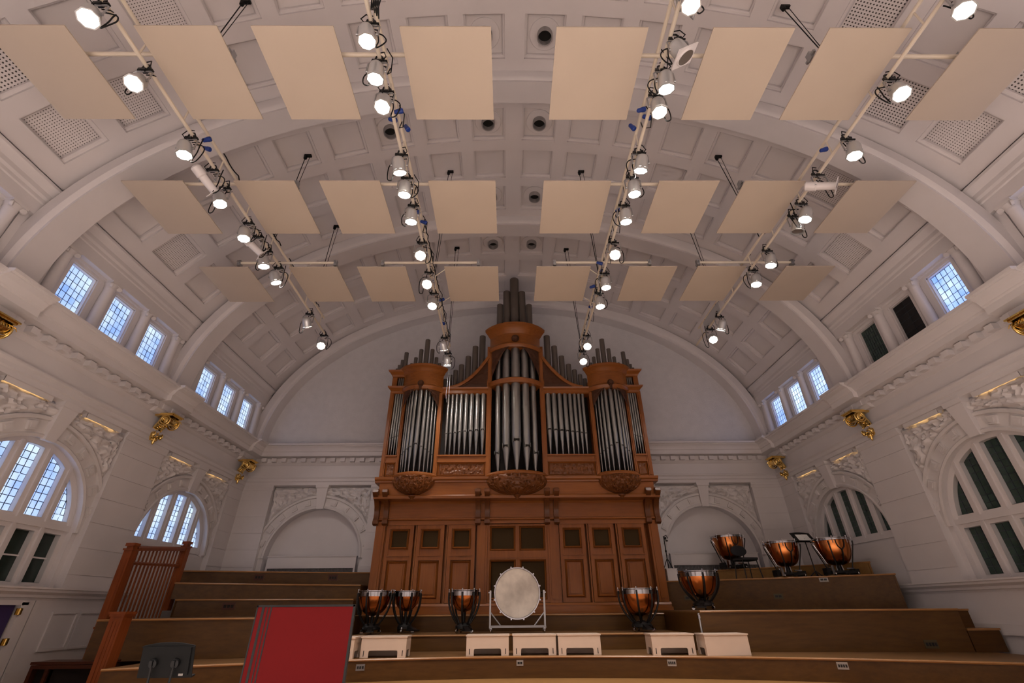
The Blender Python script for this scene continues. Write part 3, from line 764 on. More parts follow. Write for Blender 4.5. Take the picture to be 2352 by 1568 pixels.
# tilt > 0 turns the lens towards the camera
LO = [(2.62, -8, 1), (3.37, -20, 1), (4.36, 8, 1), (5.30, 2, 1), (6.10, 0, 1), (6.85, 10, 1), (7.35, 18, 1), (9.04, 38, 1), (10.02, -38, 1)]
LI = [(2.82, 8, 1), (3.25, 12, 1), (3.65, -8, 1), (4.65, 26, 1), (5.09, 14, 1), (5.68, 12, 1), (6.61, -25, 1), (7.51, -35, 1), (8.24, -18, 1), (10.17, 40, 1), (11.0, 22, 1)]
RI = [(2.45, 0, 1), (3.36, 18, 1), (3.70, 2, 1), (4.61, 24, 1), (5.08, 10, 1), (5.68, 12, 1), (6.61, -30, 1), (7.55, 2, 1), (8.24, -2, 1), (10.08, -32, 1), (10.9, -34, 1)]
RO = [(2.49, 2, 1), (3.47, -14, 1), (4.37, 6, 1), (5.64, 8, 1), (6.85, 6, 1), (7.46, 0, 1), (9.21, 30, 1), (9.78, -38, 1)]
o12 = ['first', 'second', 'third', 'fourth', 'fifth', 'sixth', 'seventh', 'eighth', 'ninth', 'tenth', 'eleventh', 'twelfth']
for nm, lst in (('outer left', LO), ('inner left', LI), ('inner right', RI), ('outer right', RO)):
    for i, (y, tl, lit) in enumerate(lst):
        rl = (8 if 'left' in nm else -8) if i % 3 == 0 else 0
        if nm == 'outer left': rl += 12 if tl < 20 else 4
        if nm == 'outer right': rl -= 12 if tl < 20 else 4
        par(TR[nm][0], y, tl, 'silver stage lamp, %s lit one counted from the camera on the %s truss' % (o12[i], nm), True, i, -rl)
# unlit square-fronted lamps and profile spots
def square_lamp(x, y, tilt, roll, label):
    t = thing('wash_lamp', (x, y, ZC - .335), label, 'lamp'); R_ = Matrix.Rotation(radians(tilt), 4, 'X') @ Matrix.Rotation(radians(roll), 4, 'Y')
    a = link('can', PB, t, mat=R_); link('lens', PLO, a)
    b = MB(); h = .135; rows = [[(h * sx, h * sy, z) for sx, sy in ((-1, -1), (1, -1), (1, 1), (-1, 1))] for z in (-.09, -.115)]
    b.box(-h, h, -h, h, -.10, -.085); b.lathe([(.098, -.118), (.105, -.122), (.112, -.118), (.112, -.10)], 20, caps=False); b.obj('gel_frame', m_gloss, a, 20)
    MB().lathe([(0, -.119), (.098, -.119)], 20, caps=False).obj('glass', m_lens_off, a, 0)
    link('yoke', PY_, t); link('clamp', PC, t); link('power_cable', cabm[1], t)
square_lamp(1.93, 2.98, 12, -28, 'unlit lamp with square cream front on the inner right truss')
par(4.98, 5.93, 12, 'unlit round lamp with brown lens on the outer right truss', False, 2, 12)
def profile_spot(x, y, yaw, tilt, label):
    t = thing('profile_spot', (x, y, ZC - .30), label, 'lamp')
    R_ = Matrix.Rotation(radians(yaw), 4, 'Z') @ Matrix.Rotation(radians(tilt), 4, 'X')
    a = MB().lathe([(.05, .26), (.075, .24), (.08, .10), (.065, .08), (.062, -.16), (.068, -.17)], 16, mat=R_).obj('barrel', m_gloss, t)
    MB().box(-.10, .10, -.10, .10, -.185, -.175, R_).obj('front_plate', m_gloss, a, 0); MB().lathe([(0, -.187), (.045, -.187)], 14, mat=R_, caps=False).obj('lens', m_lens_off, a, 0)
    link('yoke', PY_, t); link('clamp', PC, t); link('power_cable', cabm[2], t)
profile_spot(-4.88, 4.96, 150, -62, 'white profile spot with square front plate on the outer left truss')
profile_spot(-4.86, 6.48, 130, -60, 'white unlit profile spot among lamps on the outer left truss above the third panel row')
profile_spot(4.92, 5.05, 60, -62, 'white profile spot pointing sideways on the outer right truss')
# the trusses run on behind the lens, carrying added, much stronger fill lamps
for nm in TR:
    for k, y in enumerate((1.2, -.4, -2.0, -3.6)):
        par(TR[nm][0], y, 0, 'added fill lamp, unseen behind the viewer on the %s truss, %s over the seats' % (nm, o12[k]), True, k, 0, FILL_W)
# white cable hanging in a loop from the end of the inner left truss
t = thing('hanging_cable', (-1.80, 11.35, 6.105), 'thin white cable hanging in a long loop in front of the organ pipes', 'cable')
MB().tube([(0, 0, 0), (.0, .03, -.5), (-.03, .05, -1.1), (.0, .05, -1.32), (.05, .05, -1.15), (.04, .04, -.5), (.02, .02, .0)], .005, 6).obj('loop', m_steel, t)

# ================================================================== THE ORGAN
OX, OL, OU = 0.07, 12.50, 12.20        # centre line, lower and upper fronts (y)
org = thing('pipe_organ', (OX, OL, -0.10), 'tall oak pipe organ with silver pipes and three rounded towers at the end wall', 'organ')
ZO = -0.10                              # organ parts are built from the lens level and lowered onto its base
def OP(b, name, m, smooth=35, parent=None):
    o = b.obj(name, m, parent or org, smooth)
    if parent is None: o.location = (0, 0, -ZO)
    return o
YU = OU - OL                            # upper front in organ coordinates: -0.30
# --- lower case
b = MB(); b.box(-3.62, 3.62, .20, 1.60, -.10, 2.55); OP(b, 'case_body', m_organ, 0)
b = MB(); b.box(-3.66, 3.66, -.06, .3, -.10, .02).box(-3.64, 3.64, -.04, .3, .02, .07).prism([(-.05, .07), (-.02, .12), (.3, .12), (.3, .07)], -3.64, 3.64, 'x'); OP(b, 'plinth', m_organ_h, 0)
for x0, x1 in ((-3.60, -3.36), (3.36, 3.60), (-1.02, -.76), (.76, 1.02)):
    b = MB(); b.box(x0, x1, -.03, .25, .12, 1.96).box(x0 + .05, x1 - .05, -.045, -.03, .2, 1.88); OP(b, 'pilaster', m_organ, 0)
b = MB(); b.box(-3.36, -1.02, 0, .2, 1.88, 2.02).box(1.02, 3.36, 0, .2, 1.88, 2.02).box(-.76, .76, 0, .2, 1.88, 2.02); OP(b, 'head_rail', m_organ_h, 0)
b = MB(); b.prism([(-.02, 1.98), (-.05, 2.0), (-.05, 2.03), (.0, 2.05), (.0, 2.40), (-.04, 2.46), (-.1, 2.50), (.25, 2.50), (.25, 1.98)], -3.60, 3.60, 'x'); OP(b, 'frieze_board', m_organ_h, 0)
b = MB(); b.prism([(-.30, 2.45), (-.36, 2.46), (-.38, 2.52), (-.36, 2.55), (-.28, 2.56), (.3, 2.56), (.3, 2.45)], -3.68, 3.68, 'x'); OP(b, 'shelf', m_organ_h, 30)
# console brackets in pairs
def bracket_poly():
    return [(.05, 1.86), (-.06, 1.86), (-.12, 1.90), (-.13, 1.98), (-.09, 2.04), (-.09, 2.16), (-.14, 2.30), (-.24, 2.42), (-.36, 2.49), (-.44, 2.54), (-.48, 2.60), (-.46, 2.67), (-.38, 2.70), (-.30, 2.67), (.05, 2.66)]
bm_ = MB().prism(bracket_poly(), -.062, .062, 'x').lathe([(.055, -.07), (.055, .07)], 12, mat=Matrix.Translation((0, -.415, 2.625)) @ Matrix.Rotation(pi / 2, 4, 'Y')).lathe([(.05, -.07), (.05, .07)], 12, mat=Matrix.Translation((0, -.075, 1.93)) @ Matrix.Rotation(pi / 2, 4, 'Y')).mesh('bracket', m_bracket, 30)
for x in (-3.62, -3.38, -1.01, -.77, .77, 1.01, 3.38, 3.62): link('bracket', bm_, org, loc=(x, 0, -ZO))
# --- doors and panels
def frame4(b, x0, x1, z0, z1, w_, y0, y1):
    b.box(x0, x1, y0, y1, z1 - w_, z1).box(x0, x1, y0, y1, z0, z0 + w_).box(x0, x0 + w_, y0, y1, z0 + w_, z1 - w_).box(x1 - w_, x1, y0, y1, z0 + w_, z1 - w_)
def bevel_frame(b, x0, x1, z0, z1, w_, y0, y1):
    o = [(x0, y0, z0), (x1, y0, z0), (x1, y0, z1), (x0, y0, z1)]; m_ = [(x0 + w_ * .4, y1, z0 + w_ * .4), (x1 - w_ * .4, y1, z0 + w_ * .4), (x1 - w_ * .4, y1, z1 - w_ * .4), (x0 + w_ * .4, y1, z1 - w_ * .4)]
    i_ = [(x0 + w_, y0 + .012, z0 + w_), (x1 - w_, y0 + .012, z0 + w_), (x1 - w_, y0 + .012, z1 - w_), (x0 + w_, y0 + .012, z1 - w_)]
    b.sweep([o, m_, i_], closed=True, cap=False)
m_dgl = M('organ grille cloth', (0.050, 0.030, 0.012), 0.7, spec=0.1)
doors = [(-3.33, -2.64), (-2.55, -1.86), (-1.76, -1.07), (1.07, 1.72), (1.82, 2.47), (2.57, 3.26)]
for x0, x1 in doors:
    xc = (x0 + x1) / 2; hw = (x1 - x0) / 2
    b = MB(); y = .02
    frame4(b, x0, x1, .13, 1.88, .09, y, y + .10); b.box(x0 + .085, x1 - .085, y + .003, y + .097, 1.06, 1.17); b.box(x0 + .06, x1 - .06, y - .02, y, 1.15, 1.175)
    dr = OP(b, 'door', m_organ, 0)
    b = MB().box(xc - .20, xc + .20, y + .06, y + .08, 1.34, 1.76); b.obj('glass', m_dgl, dr, 0)
    b = MB(); frame4(b, x0 + .09, x1 - .09, 1.17, 1.79, .045, y + .03, y + .10); bevel_frame(b, xc - .235, xc + .235, 1.315, 1.79, .05, y + .01, y - .025); frame4(b, x0 + .09, x1 - .09, 1.17, 1.33, .01, y + .02, y + .05); b.box(x0 + .09, x1 - .09, y + .035, y + .06, 1.17, 1.335)
    b.obj('glass_frame', m_organ, dr, 0)
    b = MB().box(x0 + .09, x1 - .09, y + .05, y + .08, .22, 1.06); bevel_frame(b, x0 + .10, x1 - .10, .23, 1.05, .06, y + .045, y + .01); b.box(x0 + .19, x1 - .19, y + .03, y + .06, .32, .96)
    b.obj('field_panel', m_organ, dr, 0)
    MB().box(x0 - .045, x0 - .01, y + .02, y + .1, .12, 1.88).obj('stile', m_organ, dr, 0)
# centre bay: four dark glasses in a cross of rails
b = MB(); frame4(b, -.76, .76, .13, 1.90, .06, 0, .12); b.box(-.05, .05, .004, .116, .14, 1.89).box(-.755, .755, -.004, .112, 1.06, 1.26).box(-.70, .70, -.015, 0, 1.10, 1.13); ctr = OP(b, 'centre_frame', m_organ, 0)
for x0, x1 in ((-.70, -.05), (.05, .70)):
    for z0, z1 in ((1.26, 1.84), (.19, 1.06)):
        MB().box(x0 + .02, x1 - .02, .07, .09, z0 + .02, z1 - .02).obj('glass', m_dgl, ctr, 0)
        q = MB(); bevel_frame(q, x0, x1, z0, z1, .045, .02, -.01); q.obj('glass_frame', m_organ, ctr, 0)
# --- band under the pipes
b = MB(); b.box(-3.58, 3.58, YU, 1.6, 2.56, 2.93); OP(b, 'impost_band', m_organ_h, 0)
b = MB(); b.prism([(YU, 2.86), (YU - .04, 2.87), (YU - .05, 2.91), (YU - .10, 2.93), (YU - .12, 2.97), (YU - .12, 2.99), (YU, 3.01), (1.5, 3.01), (1.5, 2.86)], -3.70, 3.70, 'x'); OP(b, 'impost_cornice', m_organ_h, 30)
# --- upper case: posts, rails, carved panels
TWC = (-2.70, 0.0, 2.70); TWH = {-2.70: .46, 0.0: .70, 2.70: .46}; TWD = {-2.70: .26, 0.0: .36, 2.70: .26}
POSTS = [(-3.63, -3.51), (-3.24, -3.16), (-2.23, -2.12), (-.84, -.70), (.70, .84), (2.12, 2.23), (3.16, 3.24), (3.51, 3.63)]
for i, (x0, x1) in enumerate(POSTS):
    zt = {0: 5.45, 7: 5.45, 3: 6.95, 4: 6.95}.get(i, 5.75)
    b = MB().box(x0, x1, YU, YU + .35, 3.0, zt).box(x0 + .03, x1 - .03, YU - .02, YU, 3.05, zt - .05); OP(b, 'post', m_organ, 0)
for sx in (-1, 1):
    b = MB(); xs = sorted((sx * 3.62, sx * 3.54)); b.box(xs[0], xs[1], YU + .01, 1.55, 3.0, 5.5); OP(b, 'side_panel', m_organ, 0)
    for x0, x1 in ((.84, 2.12), (3.24, 3.51)):
        a, c = sorted((sx * x0, sx * x1))
        b = MB().box(a, c, YU + .02, YU + .3, 3.42, 3.56).box(a - .02, c + .02, YU - .03, YU + .3, 3.56, 3.60).box(a, c, YU + .02, YU + .3, 3.0, 3.05).box(a - .02, c + .02, YU - .02, YU + .05, 3.40, 3.425); OP(b, 'rail', m_organ_h, 0)
        # carved panel
        cb = MB(); nx = max(8, int((c - a) / .022)); rows = []
        for i in range(nx + 1):
            u = a + (c - a) * i / nx; row = []
            for j in range(17):
                v = 3.05 + .36 * j / 16; e = min(1, (u - a) / .05, (c - u) / .05, (v - 3.05) / .05, (3.41 - v) / .05); h = relief(abs(u), v, 15, 3.3) * max(0, e)
                row.append((u, YU + .07 - .055 * h, v))
            rows.append(row)
        cb.sweep(rows, cap=False); q = OP(cb, 'carved_panel', m_carve, 50)
        fr = MB(); bevel_frame(fr, a, c, 3.04, 3.42, .045, YU + .04, YU + .0); fr.obj('panel_frame', m_organ_h, q, 0)
    # flat entablature over the pipe fields
    a, c = sorted((sx * .80, sx * 2.12))
    b = MB().prism([(YU + .02, 5.38), (YU - .02, 5.40), (YU - .03, 5.48), (YU - .08, 5.52), (YU - .10, 5.56), (YU + .3, 5.58), (YU + .3, 5.38)], a, c, 'x'); OP(b, 'entablature', m_organ_h, 0)
    for z, xo in ((5.40, 3.70), (5.92, 3.74)):
        pr = [(YU + .02, z), (YU - .02, z + .01), (YU - .04, z + .07), (YU - .12, z + .14), (YU - .14, z + .19), (YU + .4, z + .20), (YU + .4, z)]
        rows = []
        for dy_x, ext in ((3.12, 0), (xo, 1)):
            rows.append([(sx * (dy_x - (0.0 if not ext else max(0, .14 - (YU + .0 - p[0] if p[0] < YU else 0)) * 1.0)), p[0], p[1]) for p in pr])
        b = MB().sweep(rows, closed=True); OP(b, 'side_cornice', m_organ_h, 0)
    b = MB(); xs = sorted((sx * 3.62, sx * 3.48)); b.box(xs[0], xs[1], YU, YU + .3, 5.60, 5.93); OP(b, 'post', m_organ, 0)
# dark interior
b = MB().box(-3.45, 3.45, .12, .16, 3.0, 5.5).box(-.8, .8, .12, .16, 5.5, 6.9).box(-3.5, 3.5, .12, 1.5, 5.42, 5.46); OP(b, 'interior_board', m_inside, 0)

# --- rounded towers
def arc(cx, half, depth, ext=0.0, n=20):
    R = (half * half + depth * depth) / (2 * depth); A = math.asin(min(1, half / R)); cy = YU + R - depth
    return [(cx + (R + ext) * sin(-A + 2 * A * i / n), cy - (R + ext) * cos(-A + 2 * A * i / n)) for i in range(n + 1)]
def bow(cx, half, depth, prof, back=.25):
    rows = []
    ps = [arc(cx, half, depth, e) for e, z in prof]
    n = len(ps[0])
    b = MB(); rr = []
    for i in range(n): rr.append([(ps[k][i][0], ps[k][i][1], prof[k][1]) for k in range(len(prof))] + [(cx + (ps[0][i][0] - cx) * .9, YU + back, prof[-1][1]), (cx + (ps[0][i][0] - cx) * .9, YU + back, prof[0][1])])
    return b.sweep(rr, closed=True)
for cx in TWC:
    hf, dp = TWH[cx] + .10, TWD[cx] + .06
    # corbel below: a carved half bowl
    rows = []
    for k in range(25):
        k = k / 2; t = k / 12; f = 1 - .72 * t ** 2.6; z = 3.02 - (.50 if cx == 0 else .46) * t ** .8; pts = arc(cx, hf, dp, 0, 56); row = []
        for (x, y) in pts:
            h = relief(abs(x - cx) * 1.0, z, 17, 5.0) * (.085 if 0 < k < 12 else 0)
            X = cx + (x - cx) * f; Y = YU + (y - YU) * (.25 + .75 * f) - h; row.append((X, Y, z))
        rows.append(row + [(row[-1][0], YU + .05, z), (row[0][0], YU + .05, z)])
    b = MB().sweep(rows, closed=True); OP(b, 'corbel', m_carve, 50)
    b = MB().lathe([(0, -.09), (.03, -.08), (.045, -.03), (.09, 0), (.09, .03)], 12, o=(cx, YU - .07, 2.50)); OP(b, 'pendant', m_carve, 40)
    OP(bow(cx, hf, dp, [(-.06, 2.98), (.01, 2.98), (.03, 3.01), (.03, 3.04), (0, 3.06), (-.02, 3.09), (-.06, 3.09)]), 'base_ring', m_organ_h, 30)
# heads of the side towers
for cx in (-2.70, 2.70):
    hf, dp = .58, .32
    OP(bow(cx, hf, dp, [(-.05, 5.42), (.0, 5.42), (.03, 5.46), (.05, 5.52), (.03, 5.55), (.0, 5.58), (.0, 5.95), (.03, 5.98), (.06, 6.03), (.10, 6.07), (.14, 6.10), (.15, 6.16), (-.1, 6.17)]), 'tower_cornice', m_organ_h, 30)
    b = MB()
    for s2 in (-1, 1):   # pierced carving in the upper corners of the pipe field
        rows = []
        for i in range(13):
            u = i / 12; row = []
            for j in range(11):
                v = j / 10; x = cx + s2 * (.50 - .32 * u); pts = arc(cx, .52, .29, 0, 40); ii = min(40, max(0, int(round((x - cx + .52) / 1.04 * 40)))); z = 5.46 - v * (.50 * (1 - u) ** 1.3 + .04)
                row.append((x, pts[ii][1] - .02 - .05 * relief(u * .5, v * .5, 14, 2), z))
            rows.append(row)
        b.sweep(rows, cap=False)
    OP(b, 'corner_carving', m_carve_dark, 60)
    b = MB().lathe([(0, .09), (.06, .08), (.09, .03), (.09, -.03), (.05, -.09), (0, -.11)], 12, mat=Matrix.Translation((cx, YU - .37, 5.56)) @ Matrix.Rotation(pi / 2, 4, 'X')); b.box(cx - .03, cx + .03, YU - .42, YU - .36, 5.36, 5.52); OP(b, 'carved_boss', m_carve_dark, 30)
# centre tower: middle ring, high cornice
OP(bow(0, .76, .40, [(-.08, 5.58), (.01, 5.58), (.03, 5.62), (.05, 5.70), (.02, 5.73), (-.08, 5.74)]), 'middle_ring', m_organ_h, 30)
OP(bow(0, .76, .42, [(-.05, 6.72), (.01, 6.72), (.04, 6.76), (.06, 6.82), (.02, 6.86), (.0, 6.90), (.0, 7.20), (.03, 7.24), (.08, 7.30), (.13, 7.36), (.18, 7.40), (.19, 7.48), (-.1, 7.50)]), 'tower_cornice', m_organ_h, 30)
b = MB().lathe([(0, .10), (.07, .09), (.11, .03), (.11, -.03), (.06, -.1), (0, -.12)], 12, mat=Matrix.Translation((0, YU - .46, 6.98)) @ Matrix.Rotation(pi / 2, 4, 'X')); OP(b, 'carved_boss', m_carve_dark, 30)
b = MB()
for s2 in (-1, 1):
    rows = []
    for i in range(15):
        u = i / 14; row = []
        for j in range(13):
            v = j / 12; x = s2 * (.70 - .52 * u); pts = arc(0, .72, .38, 0, 40); ii = min(40, max(0, int(round((x + .72) / 1.44 * 40)))); z = 6.76 - v * (.85 * (1 - u) ** 1.5 + .05)
            row.append((x, pts[ii][1] - .02 - .06 * relief(u * .6, v * .7, 13, 4), z))
        rows.append(row)
    b.sweep(rows, cap=False)
OP(b, 'corner_carving', m_carve_dark, 60)
for s2 in (-1, 1):       # sweeping scrolls from the centre tower down to the side towers
    top = []; 
    for i in range(25):
        u = i / 24; x = .82 + 1.14 * u; z = 5.58 + .98 * (1 - u) ** 1.9; top.append((s2 * x, z))
    rows = []
    for i, (x, z) in enumerate(top):
        tx = top[min(i + 1, 24)][0] - top[max(i - 1, 0)][0]; tz = top[min(i + 1, 24)][1] - top[max(i - 1, 0)][1]; L = sqrt(tx * tx + tz * tz); nx, nz = -tz / L * s2, tx / L * s2
        rows.append([(x - nx * .05, YU + .05, z - nz * .05), (x - nx * .05, YU - .05, z - nz * .05), (x, YU - .07, z), (x + nx * .035, YU - .06, z + nz * .035), (x + nx * .035, YU + .05, z + nz * .035)])
    OP(MB().sweep(rows, closed=True), 'scroll_rail', m_organ_h, 40)
    rows = []
    for i, (x, z) in enumerate(top):
        row = []
        for j in range(13):
            v = j / 12; zz = 5.57 + (z - .04 - 5.57) * v; row.append((x, YU + .02 - .06 * relief(abs(x), zz, 15, 8) * min(1, 4 * v * (1 - v) + .2), zz))
        rows.append(row)
    OP(MB().sweep(rows, cap=False), 'scroll_carving', m_carve_dark, 60)
# --- pipes
def pipe(x, y, z0, zm, zt, r, ang=0.0, m=None):
    m = m or m_pipe
    b = MB().lathe([(r * .22, z0), (r * .98, zm - .012), (r, zm), (r, zt), (r * .93, zt), (r * .93, zt - .05)], 18, caps=False)
    o = b.obj('pipe', m, org, 40, loc=(x, y, -ZO)); o.rotation_euler.z = ang
    if zm > z0:
        MB().box(-r * .62, r * .62, -r * 1.015, -r * .7, zm - .01, zm + r * .42).obj('pipe_mouth', m_inside, o, 0)
        e = MB().box(-r * .70, -r * .60, -r * 1.22, -r * .6, zm - r * .25, zm + r * .75).box(r * .60, r * .70, -r * 1.22, -r * .6, zm - r * .25, zm + r * .75)
        e.lathe([(r * .80, -r * .30), (r * 1.03, -.012), (r * 1.03, .0)], 10, o=(0, 0, zm), a0=-pi / 2 - .75, a1=-pi / 2 + .75, caps=False)
        e.obj('pipe_lip', m, o, 0)
    return o
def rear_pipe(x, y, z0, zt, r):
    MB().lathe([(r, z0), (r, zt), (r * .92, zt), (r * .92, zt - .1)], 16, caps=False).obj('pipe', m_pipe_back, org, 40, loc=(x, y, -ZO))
# centre tower
for x, zm, r in ((-.50, 3.60, .088), (-.27, 3.74, .112), (0, 3.88, .132), (.27, 3.74, .112), (.50, 3.60, .088)):
    R = (.70 ** 2 + .36 ** 2) / .72; yy = YU + R - .36 - sqrt((R - .13) ** 2 - x * x)
    pipe(x, yy, 3.08, zm, 6.95, r, x * .8)
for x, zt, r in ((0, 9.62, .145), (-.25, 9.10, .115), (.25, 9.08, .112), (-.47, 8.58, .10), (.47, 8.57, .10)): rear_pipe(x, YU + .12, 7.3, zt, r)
# flats beside it
for sx in (-1, 1):
    xs = (.935, 1.105, 1.27, 1.425, 1.57, 1.70, 1.825, 1.94, 2.04); rs = (.078, .076, .071, .066, .06, .055, .05, .046, .042)
    for i, (x, r) in enumerate(zip(xs[:8], rs[:8])): pipe(sx * x, YU + .06, 3.62, 4.30 - .015 * i, 5.45, r)
    tops = (7.58, 7.20, 6.84, 6.55, 6.36, 6.20, 6.06, 5.95)
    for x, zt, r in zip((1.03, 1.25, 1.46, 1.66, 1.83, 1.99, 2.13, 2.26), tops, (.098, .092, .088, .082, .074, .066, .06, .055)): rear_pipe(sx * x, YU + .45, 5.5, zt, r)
    cx = sx * 2.70
    for x, zm, r in ((-.405, 3.62, .032), (-.33, 3.66, .037), (-.243, 3.71, .044), (-.14, 3.77, .052), (0.0, 3.83, .063), (.14, 3.77, .052), (.243, 3.71, .044), (.33, 3.66, .037), (.405, 3.62, .032)):
        R = (.46 ** 2 + .26 ** 2) / .52; yy = YU + R - .26 - sqrt((R - .07) ** 2 - x * x); pipe(cx + x, yy, 3.08, zm, 5.5, r, x)
    for x, zt, r in ((0, 7.22, .075), (-.17, 6.88, .062), (.17, 6.88, .062), (-.31, 6.60, .055), (.31, 6.60, .055), (-.42, 6.40, .045), (.42, 6.40, .045), (-.50, 6.28, .036), (.50, 6.28, .036)): rear_pipe(cx + x, YU + .05, 6.1, zt, r)
    for i, x in enumerate((3.275, 3.34, 3.405, 3.47)): pipe(sx * x, YU + .05, 3.62, 4.14 - .02 * i, 5.42, .031)
    for x, zt, r in ((3.36, 6.88, .065), (3.46, 6.62, .05), (3.54, 6.45, .042), (3.60, 6.33, .036)): rear_pipe(sx * x, YU + .25, 5.6, zt, r)
    for i in range(5): rear_pipe(sx * (3.20 + .06 * i), YU + .08, 5.62, 5.92, .026)

# ================================================================== THE CHOIR TIERS
def tier(name, label, f, x0, x1, zb, zt, back, m=m_riser, nose=True, n=22, group=None, end=None):
    """curved front board with nosing and a tread running back"""
    xs = [x0 + (x1 - x0) * i / n for i in range(n + 1)]; xm = (x0 + x1) / 2
    t = thing(name, (xm, f(xm), zb), label, 'tier', group)
    def P(x, dy, z): return (x - xm, f(x) + dy - f(xm), z - zb)
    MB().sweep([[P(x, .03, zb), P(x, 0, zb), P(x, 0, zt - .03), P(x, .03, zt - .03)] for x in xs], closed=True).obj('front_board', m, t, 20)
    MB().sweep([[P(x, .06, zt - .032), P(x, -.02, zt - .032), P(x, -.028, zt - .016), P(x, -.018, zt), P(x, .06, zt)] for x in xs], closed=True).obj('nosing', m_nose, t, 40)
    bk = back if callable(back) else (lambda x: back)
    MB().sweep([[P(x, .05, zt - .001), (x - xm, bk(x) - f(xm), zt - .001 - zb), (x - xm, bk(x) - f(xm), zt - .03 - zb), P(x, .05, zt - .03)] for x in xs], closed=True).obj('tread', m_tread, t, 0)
    for x in (x0, x1):
        MB().sweep([[(x - xm + d, f(x) + .02 - f(xm), 0), (x - xm + d, bk(x) - f(xm), 0), (x - xm + d, bk(x) - f(xm), zt - .03 - zb), (x - xm + d, f(x) + .02 - f(xm), zt - .03 - zb)] for d in ((0, .03) if x == x0 else (-.03, 0))], closed=True).obj('end_board', m, t, 0)
    return t
f1 = lambda x: 9.15 - .040 * x * x
fL1 = lambda x: 9.70 - .020 * x * x; fL2 = lambda x: 12.4 - .034 * x * x; fL3 = lambda x: 13.0 - .047 * x * x; fL4 = lambda x: 13.55 - .0245 * x * x
fA = lambda x: 9.60 - .012 * x * x; fB = lambda x: 13.45 - .050 * x * x; fC = lambda x: min(13.9, 15.6 - .068 * x * x)
flat = lambda c: (lambda x: c)
tier('choir_tier', 'lowest curved wooden riser running right across behind the music stand', f1, -5.80, 7.75, -.97, -.67, 10.4, n=40)
tier('choir_tier', 'low central riser on which the four front kettledrums stand', flat(10.30), -3.25, 3.22, -.67, -.41, 11.62)
tier('choir_tier', 'central wooden riser directly under the organ case', flat(11.62), -3.26, 3.24, -.41, -.10, 14.1)
tier('choir_tier', 'tall dark wooden riser at left behind the music stand', fL1, -6.85, -3.27, -.67, -.09, lambda x: fL2(x) + .02)
tier('choir_tier', 'second wooden riser from the bottom of the left choir seats', fL2, -6.95, -3.68, -.09, .23, lambda x: fL3(x) + .02)
tier('choir_tier', 'third wooden riser from the bottom of the left choir seats', fL3, -7.02, -3.68, .23, .53, lambda x: max(fL4(x) + .02, fL3(x) + .2))
tier('choir_tier', 'top wooden riser of the left choir seats, against the wall arch', fL4, -7.9, -3.68, .53, .85, 14.15)
tier('choir_tier', 'tall dark wooden riser at right above the stool boxes', fA, 3.25, 7.45, -.67, -.05, lambda x: max(min(fB(x) + .02, 12.42 if x < 3.75 else 99), fA(x) + .2))
tier('choir_tier', 'tall dark wooden riser at right under the copper kettledrums, shaped round the wall moulding', fB, 3.72, 7.76, -.05, .57, lambda x: min(14.1, fC(x) + .1))
tier('choir_tier', 'low back riser of paler wood at right behind the music chair', fC, 4.05, 7.95, .57, .86, 14.15, m_riser_pale)
t = thing('riser_block', (7.72, 8.95, -.67), 'small low wooden block at the right end of the tall riser', 'block')
MB().box(-.24, .30, 0, .35, 0, .30).obj('front_board', m_riser, t, 0); MB().box(-.25, .31, -.02, .36, .30, .33).obj('nosing', m_nose, t, 0)
t = thing('riser_end', (7.72, 9.30, -.67), 'dark end board set back beside the tall right riser', 'board')
MB().box(-.26, .22, 0, .04, 0, .58).obj('board', m_riser, t, 0); MB().box(-.27, .23, -.015, .05, .58, .61).obj('nosing', m_nose, t, 0)
t = thing('plinth_box', (3.98, 12.92, .57), 'small white painted box beside the organ at the end of the pale riser', 'box')
MB().box(-.12, .14, 0, .3, 0, .27).obj('body', m_gloss, t, 0); MB().box(-.13, .15, -.01, .31, .27, .29).obj('lid', m_gloss, t, 0)
t = thing('edge_strip', (3.22, 9.46, -.67), 'thin metal edge strip standing at the left end of the tall right riser', 'strip'); MB().box(-.012, .012, -.012, .012, 0, .58).obj('strip', m_steel, t, 0); MB().box(-.018, .018, -.02, .012, .5, .55).obj('fixing', m_chrome, t, 0)

# socket plates and vents in the riser fronts
def plate(x, f, z, w_, h, mb, mh, label, kind='socket_plate', cat='socket', holes=2, nrm=True):
    s = (f(x + .01) - f(x - .01)) / .02
    t = thing(kind, (x, f(x) - .004, z), label, cat, rz=atan2(s, 1))
    MB().box(-w_ / 2, w_ / 2, -.006, .004, -h / 2, h / 2).obj('plate', mb, t, 0)
    for i in range(holes):
        u = (i - (holes - 1) / 2) * w_ / (holes + .6); MB().box(u - w_ / (holes * 3.2), u + w_ / (holes * 3.2), -.011, -.005, -h * .22, h * .20).obj('socket', mh, t, 0)
plate(-2.52, f1, -.78, .135, .085, m_vent, m_black, 'grey socket plate on the low front riser just right of the red board', holes=3)
plate(0.02, f1, -.765, .11, .075, m_plate, m_black, 'pale double socket plate on the low front riser under the bass drum')
plate(2.45, f1, -.765, .135, .085, m_plate, m_black, 'pale four-way socket plate on the low front riser below the right stool boxes', holes=4)
plate(4.78, f1, -.765, .145, .09, m_plate, m_black, 'pale four-way socket plate near the right end of the low front riser', holes=4)
plate(6.85, fA, -.56, .20, .12, m_oldbrass, m_black, 'brass four-way socket plate low on the tall right riser', holes=4)
plate(6.72, fB, .50, .17, .085, m_plate, m_black, 'pale and black socket plate under the rightmost copper kettledrum')
plate(5.9, fB, .20, .18, .10, m_oldbrass, m_black, 'dull brass socket plate low on the upper right riser', holes=2)
plate(4.15, fB, .20, .14, .10, m_oldbrass, m_black, 'dull brass socket plate behind the kettledrum on the tall right riser', holes=1)
